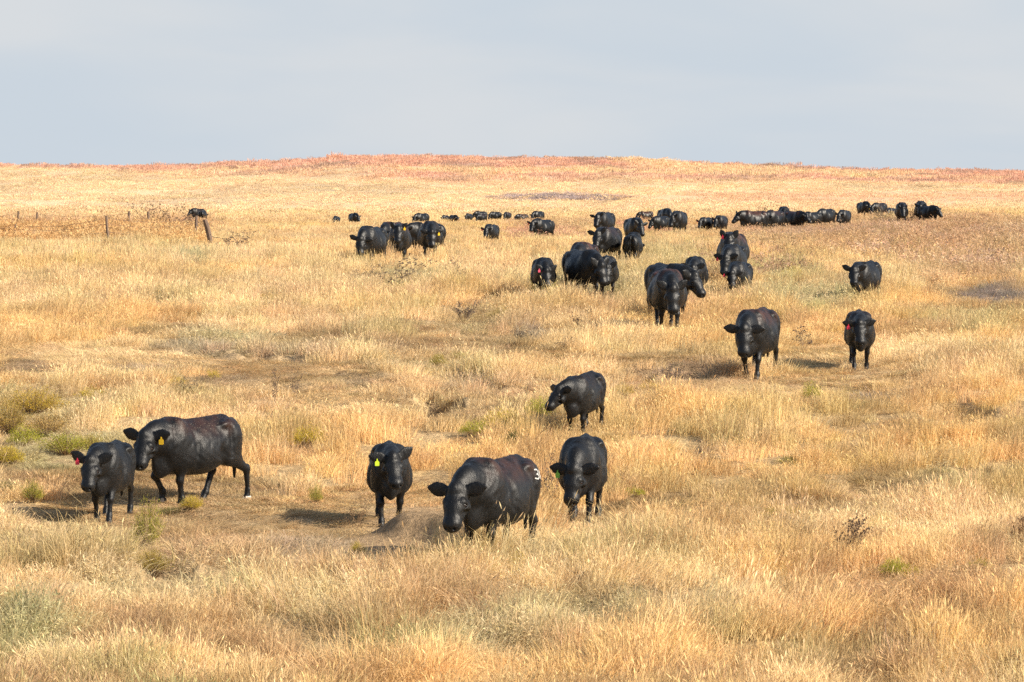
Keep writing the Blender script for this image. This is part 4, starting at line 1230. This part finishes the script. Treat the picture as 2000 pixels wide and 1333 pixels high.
LIME, YEL, OLV, GLD, SAGE, DKG = (.42, .46, .04), (.54, .45, .05), (.34, .35, .05), (.50, .38, .07), (.30, .34, .22), (.14, .18, .05)
BRS = (.30, .21, .12)
GB = "yellow green rabbitbrush shrubs scattered in the grass"
SHR = [  # u, base row, width, height, foliage, label
    (1060, 578, 52, 26, LIME, "bright lime green shrub right below the pink tagged calf"),
    (286, 1072, 58, 54, (.34, .34, .06), "round olive green shrub on the bank edge below the two left cows"),
    (304, 1126, 54, 42, (.40, .33, .08), "yellow brown shrub beside the dark hole in the ground"),
    (62, 806, 96, 38, GLD, "gold topped shrub, uppermost of the thicket at the left edge"),
    (18, 842, 70, 40, (.42, .33, .09), "rusty olive shrub touching the left edge of the photo"),
    (92, 846, 90, 30, (.46, .34, .12), "brownish gold shrub in the middle of the left edge thicket"),
    (44, 868, 60, 26, LIME, "lime green low shrub under the brownish gold one at left"),
    (128, 884, 90, 32, OLV, "dull olive shrub just above the red tagged heifer's back"),
    (184, 776, 46, 16, YEL, "small yellow shrub right of the gold topped one"),
    (18, 905, 60, 26, YEL, "yellow shrub at the left edge level with the small heifer"),
    (178, 872, 60, 20, (.50, .46, .10), "flat yellow olive shrub between thicket and big walking cow"),
    (230, 574, 38, 14, OLV, "small olive shrub below the leaning tall fence post"),
    (530, 588, 48, 13, (.44, .36, .10), "low golden brown shrub alone in the upper left pasture"),
    (898, 702, 34, 13, OLV, "small domed olive shrub, upper of two in mid pasture"),
    (858, 715, 36, 18, (.42, .38, .08), "small domed yellow shrub, lower left of two in mid pasture"),
    (602, 872, 62, 34, YEL, "loose yellow shrub standing above the lime tagged heifer's left"),
    (418, 738, 24, 14, YEL, "tiny yellow shrub beside the trodden ground at left"),
    (343, 750, 34, 12, YEL, "thin yellow shrub left of the tiny one by trodden ground"),
    (1052, 815, 66, 32, (.52, .54, .09), "light green shrub next to the cow looking left"),
    (990, 842, 88, 32, YEL, "largest yellow green shrub of the patch by the cow looking left"),
    (926, 850, 52, 24, LIME, "lime shrub at the left end of the yellow green patch"),
    (1585, 780, 42, 24, LIME, "compact lime green shrub on short grass below the udder cow"),
    (976, 620, 48, 16, (.40, .34, .13), "low brownish shrub right above the dark tuft"),
    (1746, 1122, 60, 26, LIME, "lime topped shrub in deep grass at lower right"),
    (1785, 1132, 40, 18, YEL, "yellow shrub touching the lime topped one at lower right"),
    (1218, 772, 52, 18, GLD, "gold shrub right of the cow looking left"),
    (1272, 762, 36, 16, GLD, "small gold shrub below the shaded cut bank"),
    (106, 500, 36, 11, YEL, "small yellow green shrub nearest under the fence row"),
    (40, 530, 34, 11, YEL, "small yellow shrub at the left edge below the fence"),
    (136, 530, 26, 10, GLD, "tiny gold shrub below the fence, right of its yellow twin"),
    (1548, 548, 46, 24, (.66, .60, .12), "pale yellow flowering shrub right of the three in line"),
    (1524, 542, 30, 10, OLV, "small olive shrub left of the pale flowering one"),
    (1632, 520, 44, 12, YEL, "yellow shrub above left of the lone cow at right"),
    (1240, 966, 40, 14, LIME, "small lime shrub right of the green tagged cow"),
    (1410, 1014, 38, 18, GLD, "domed gold brown shrub in the right foreground"),
    (1530, 1010, 90, 20, (.50, .42, .10), "wide flat gold shrub in the right foreground"),
    (1704, 1036, 36, 14, LIME, "small lime shrub right of the dark seeded bush"),
    (1850, 1050, 26, 14, YEL, "thin yellow shrub far right in the foreground"),
    (1912, 1110, 36, 16, LIME, "green shrub close to the right edge in the foreground"),
    (372, 992, 48, 18, YEL, "yellow shrub at the front hoof of the big walking cow"),
    (334, 1002, 40, 12, DKG, "dark green low plant on the trodden ground between the left cows"),
    (618, 978, 30, 22, OLV, "small green shrub left of the lime tagged heifer's legs"),
    (12, 968, 40, 26, DKG, "dark green plant at the left edge beside the small heifer"),
    (66, 978, 44, 32, OLV, "leggy olive plant left of the small heifer's feet"),
    (1002, 870, 46, 22, DKG, "dark green shrub below the yellow green patch"),
    (800, 548, 64, 14, (.36, .36, .17), "grey green low shrub under the dry branching stalks"),
    (384, 522, 40, 16, SAGE, "grey sage shrub below the leaning fence posts"),
    (478, 508, 42, 12, SAGE, "flat sage shrub right of the grey one below the fence"),
    (1545, 905, 40, 14, OLV, "olive tuft right of centre on the lower right pasture"),
    (1190, 1060, 46, 20, YEL, "yellow plant in front of the green tagged cow's hooves"),
    (805, 1092, 24, 22, LIME, "leafy lime weed growing on the shaded dirt bank"),
    (1010, 1115, 40, 26, YEL, "yellow grass clump bush below the branded cow"),
    (700, 1085, 30, 24, YEL, "thin yellow weed at the foot of the dirt bank"),
    (30, 1200, 60, 40, (.30, .34, .10), "green weed clump in the lower left corner grass"),
]
for i, (u, v, w, h, c, lb) in enumerate(SHR):
    low = h < 18
    if i < 2: w, h = w * 1.15, h * 1.3
    elif i < 13: w, h = w * 1.15, h * 1.05
    c = tuple(np.array(c) * np.array((.95, .88, .9)))
    CLEAR.append((*at_uv(u, v + 3), w / 2 / F * at_uv(u, v + 3)[1]))
    plant("rabbitbrush", "shrub", lb, u, v + 5, w * 1.1, h * 1.35 + 6, (LOW[i % 3] if low else SHRUBS[i % 5]), c, BRS, GB, rot=(i * 2.4) % 6.28)

DARK, GRYB = (.16, .11, .085), (.24, .18, .14)
GW = "dried branching weeds and sunflower stalks"
STK = [  # u, base row, width, height, bushy, colour, label
    (1655, 1100, 60, 72, 1, DARK, "dark seeded bush on a single stem in the right foreground"),
    (905, 628, 46, 34, 1, GRYB, "grey twiggy bush left of the low brownish shrub"),
    (868, 620, 26, 22, 0, GRYB, "small grey twiggy stalk just left of the grey bush"),
    (1142, 652, 34, 40, 0, DARK, "dark dry thistle stalk below the very broad cow"),
    (1110, 690, 26, 26, 0, DARK, "short dark stalk on trodden ground below the thistle"),
    (1570, 682, 46, 44, 0, GRYB, "bent grey branch between the udder cow and the slim cow"),
    (1026, 672, 36, 22, 1, (.13, .11, .10), "dark rounded tuft at the left end of a shaded cut"),
    (782, 572, 70, 62, 0, GRYB, "tall dry branching stalk below the broad cow of the front trio"),
    (892, 566, 34, 52, 0, GRYB, "tall thin dry stalk right of the branching one"),
    (740, 560, 30, 36, 0, GRYB, "dry stalk left of the tall branching one"),
    (700, 562, 26, 34, 0, GRYB, "thin dry stalk farthest left below the front trio"),
    (300, 456, 40, 46, 0, DARK, "black headed dead sunflower, leftmost by the fence"),
    (326, 460, 34, 50, 0, DARK, "black headed dead sunflower in the middle by the fence"),
    (352, 456, 44, 46, 0, DARK, "black headed dead sunflower nearest the upright fence post"),
    (440, 498, 60, 40, 0, GRYB, "leafless forked weed right of the leaning fence post"),
    (1480, 448, 26, 42, 0, DARK, "dark weed stalks in front of the brown shouldered leader"),
    (1506, 450, 26, 44, 0, DARK, "dark weed stalks in front of the bunched row's middle"),
    (1532, 452, 26, 42, 0, GRYB, "brown weed stalks below the highest back of the bunched row"),
    (1600, 448, 24, 30, 0, DARK, "dark weeds in front of the weedy trio"),
    (1795, 440, 24, 34, 0, DARK, "dark weed stalk in front of the rightmost pair"),
    (1822, 438, 24, 36, 0, DARK, "dark headed weed right of the rightmost pair"),
    (1715, 440, 22, 32, 0, GRYB, "brown weed in front of the yellow tagged far cow"),
    (1430, 548, 20, 46, 0, (.50, .30, .14), "orange dry stem in front of the squeezed cow in line"),
    (1058, 580, 20, 46, 0, (.46, .27, .13), "orange brown stalk in front of the pink tagged calf"),
    (1112, 606, 18, 44, 0, (.40, .27, .15), "brown stalk before the very broad cow's leg"),
    (538, 792, 22, 70, 0, GRYB, "thin dark stalk left of the dusty hollow track"),
    (580, 780, 20, 56, 0, GRYB, "thin dark stalk right of its twin by the track"),
    (724, 745, 30, 50, 0, (.5, .38, .2), "pale straw stalk above the small cut in the track"),
    (1068, 985, 40, 80, 0, GRYB, "twiggy weed between the branded cow and the green tagged cow"),
    (692, 1042, 34, 62, 0, (.36, .24, .14), "brown branching weed left of the dirt bank"),
    (1978, 1332, 44, 50, 1, (.20, .10, .06), "dark red brown dock weed in the bottom right corner"),
    (208, 1326, 34, 42, 1, DARK, "dark dry weed at the bottom edge, left one of two"),
    (284, 1328, 30, 36, 1, DARK, "dark dry weed at the bottom edge, right one of two"),
    (1990, 1080, 34, 60, 1, (.28, .17, .10), "rust brown bush cut by the right edge"),
    (370, 775, 40, 34, 1, (.30, .24, .17), "grey brown twiggy bush left above the big walking cow"),
    (1745, 500, 22, 36, 0, DARK, "slanting dark stem right above the lone cow at right"),
    (1138, 1150, 22, 30, 1, DARK, "small dark weed in the grass in front of the green tagged cow"),
    (1860, 1035, 14, 20, 0, DARK, "tiny dark headed stem at right in the foreground grass"),
    (1444, 1092, 14, 26, 0, DARK, "tiny dark weed left of the dark seeded bush"),
]
for i, (u, v, w, h, bushy, c, lb) in enumerate(STK):
    p = plant("dry_weed", "dry weed", lb, u, v, w * 1.2, h, (BUSHY[i % 3] if bushy else STALKS[i % 5]), tuple(k * .8 for k in c), c, GW, rot=(i * 1.7) % 6.28,
              base_w=(.95 if bushy else .75), base_h=(.75 if bushy else .95), second="seed_heads")

def tube(B_, pts, rad, seg=6):
    V, Fc = B_
    o = len(V)
    for i, p in enumerate(pts):
        p = Vector(p)
        d = (Vector(pts[min(i + 1, len(pts) - 1)]) - Vector(pts[max(i - 1, 0)])).normalized()
        a = d.cross(Vector((0, 1, 0)) if abs(d.y) < .9 else Vector((1, 0, 0))).normalized(); b = d.cross(a)
        r = rad[i] if np.ndim(rad) else rad
        for j in range(seg):
            t = 2 * math.pi * j / seg
            V.append(p + a * math.cos(t) * r + b * math.sin(t) * r)
    for i in range(len(pts) - 1):
        for j in range(seg):
            k = o + i * seg
            Fc.append((k + j, k + (j + 1) % seg, k + seg + (j + 1) % seg, k + seg + j))
    Fc.append(tuple(o + j for j in range(seg))); Fc.append(tuple(o + (len(pts) - 1) * seg + j for j in reversed(range(seg))))

WOOD = flat("weathered_post_wood", (.17, .12, .09), .95, .1)
WIRE = flat("rusty_wire", (.20, .12, .08), .6)
def fence(label, posts, wires, group):
    """posts: (u, base row, height m, radius, lean along x)"""
    root = bpy.data.objects.new("fence", None); COL.objects.link(root)
    tops = []
    for i, (u, v, h, r, ln) in enumerate(posts):
        x, y = at_uv(u, v); z = float(ground(x, y))
        if i == 0: root.location = (x, y, z)
        V, Fc = [], []
        rs = [r * 1.05, r, r * .96, r * .9, r * .8]
        pts = []
        for k in range(5):
            t = k / 4
            pts.append((x + ln * t * h + .02 * math.sin(5 * t + i), y, z - .1 + (h + .1) * t))
        tube((V, Fc), pts, rs, 8)
        V = [v_ + Vector((random.gauss(0, r * .07), random.gauss(0, r * .07), random.gauss(0, .01))) - root.location for v_ in V]
        link("post", mesh_from("post", V, Fc, [WOOD]), root)
        tops.append((x, y, z, h, ln))
    for w in wires:
        V, Fc = [], []
        for (x0, y0, z0, h0, l0), (x1, y1, z1, h1, l1) in zip(tops[:-1], tops[1:]):
            pts = []
            for k in range(9):
                t = k / 8
                hh = w * (h0 + (h1 - h0) * t)
                pts.append((x0 + l0 * hh + (x1 + l1 * hh - x0 - l0 * hh) * t, y0 + (y1 - y0) * t, z0 + (z1 - z0) * t + hh - .10 * math.sin(math.pi * t) * (1 + w)))
            tube((V, Fc), pts, .008, 4)
        V = [v_ - root.location for v_ in V]
        link("wire", mesh_from("wire", V, Fc, [WIRE]), root)
    tag(root, label, "fence", group)
fence("near barbed wire fence with a tall crooked post and a thick leaning end post", [(-60, 478, 1.1, .05, 0), (30, 474, .95, .05, .02), (214, 480, 1.35, .065, -.12), (383, 474, 1.3, .07, 0), (417, 486, 1.25, .115, -.30)], (.45, .72, .92), "old barbed wire fence lines")
fence("far barbed wire fence line with four short posts behind the reddish brush", [(-80, 448, 1.2, .07, 0), (35, 457, 1.38, .075, .03), (74, 455, 1.42, .08, -.05), (249, 459, 1.42, .08, .06), (288, 461, 1.42, .09, .03)], (.5, .9), "old barbed wire fence lines")

# a single long bent stem close to the camera side of the field
x, y = at_uv(1738, 1325)
V, Fc = [], []
z = float(ground(x, y))
tube((V, Fc), [(x + .03 + .0, y, z - .1), (x + .03, y, z + .15), (x + .0, y - .01, z + .32), (x - .04, y - .02, z + .45), (x - .055, y - .03, z + .58), (x - .05, y - .03, z + .68)], [.006, .006, .005, .004, .003, .002])
o = link("dead_reed", mesh_from("dead_reed", [v_ - Vector((x, y, z)) for v_ in V], Fc, [flat("grey_stem", (.30, .23, .19), .9, .1)], True), None, (x, y, z))
tag(o, "single long curved grey stem rising from the bottom edge at right", "reed")

# tall fine weeds and the grey thicket on the far slope
def extra_scatter():
    random.seed(77)
    pr = [tuft(70, .55, .95, .030, .3, .3, .3, forb=.6, hvar=.6) for _ in range(3)]
    pts, h, s, pid, c = [], [], [], [], []
    def fill(u0, u1, v0, v1, n, col, hh, sz):
        for _ in range(n):
            u, v = rng.uniform(u0, u1), rng.uniform(v0, v1)
            e_ = abs((u - (u0 + u1) / 2) / ((u1 - u0) / 2))
            if rng.random() < e_ ** 2 * .8: continue
            x_, y_ = at_uv(u, v)
            y_ += rng.normal(0, .004 * y_)
            pts.append((x_, y_, float(ground(x_, y_)))); h.append(hh * rng.uniform(.5, 1.2) * (1 - .4 * e_)); s.append(sz * rng.uniform(.8, 1.4)); pid.append(rng.integers(0, 3))
            c.append(np.clip(np.array(col) * rng.uniform(.75, 1.3), 0, .9))
    fill(955, 1215, 384, 393, 170, (.50, .40, .36), 1.1, 2.0)
    fill(1080, 1240, 385, 390, 50, (.5, .36, .30), .8, 2.2)
    o = scatter("thicket", np.array(pts), np.array(h), np.array(s), np.array(pid), np.array(c), GRASS_MAT, pr)
    tag(o, "low grey purple thicket on the far slope", "thicket", kind='stuff')
    pts, h, s, pid, c = [], [], [], [], []
    pr2 = [tuft(45, .75, 1.1, .020, .35, .3, .3, forb=.55, hvar=.6) for _ in range(3)]
    def brush(n, u0, u1, v0, v1, cols, h0, h1, sz):
        for _ in range(n):
            u, v = rng.uniform(u0, u1), rng.uniform(v0, v1)
            x_, y_ = at_uv(u, v)
            if vnoise(x_, y_ / 2, 4.0, 70) < .36: continue
            pts.append((x_, y_, float(ground(x_, y_)))); h.append(rng.uniform(h0, h1)); s.append(sz * rng.uniform(.6, 1.3)); pid.append(rng.integers(0, 3))
            c.append(np.clip(np.array(cols[rng.integers(0, len(cols))]) * rng.uniform(.8, 1.25), 0, .9))
    RB = [(.62, .38, .17), (.50, .29, .13), (.70, .48, .23)]
    brush(650, -40, 345, 452, 480, RB, .5, 1.0, .9)
    brush(450, -40, 330, 462, 474, RB, .8, 1.35, .9)
    brush(90, 300, 390, 458, 480, RB, .7, 1.0, .9)
    brush(260, 1440, 1720, 452, 474, [(.54, .34, .23), (.50, .36, .24)], .35, .6, .8)
    brush(420, 1650, 2040, 446, 540, [(.58, .36, .25), (.52, .36, .25), (.64, .48, .3)], .4, .75, .9)
    brush(120, 1000, 1130, 448, 476, [(.52, .30, .2)], .4, .8, .8)
    brush(80, 1210, 1330, 440, 460, [(.54, .30, .2)], .5, .9, .8)
    brush(60, 1360, 1560, 455, 560, [(.44, .28, .18)], .4, .7, .8)
    o = scatter("brush", np.array(pts), np.array(h), np.array(s), np.array(pid), np.array(c), GRASS_MAT, pr2)
    tag(o, "reddish brown dry brush and tall weeds along the fence and the far right", "brush", kind='stuff')
extra_scatter()

build_grass()
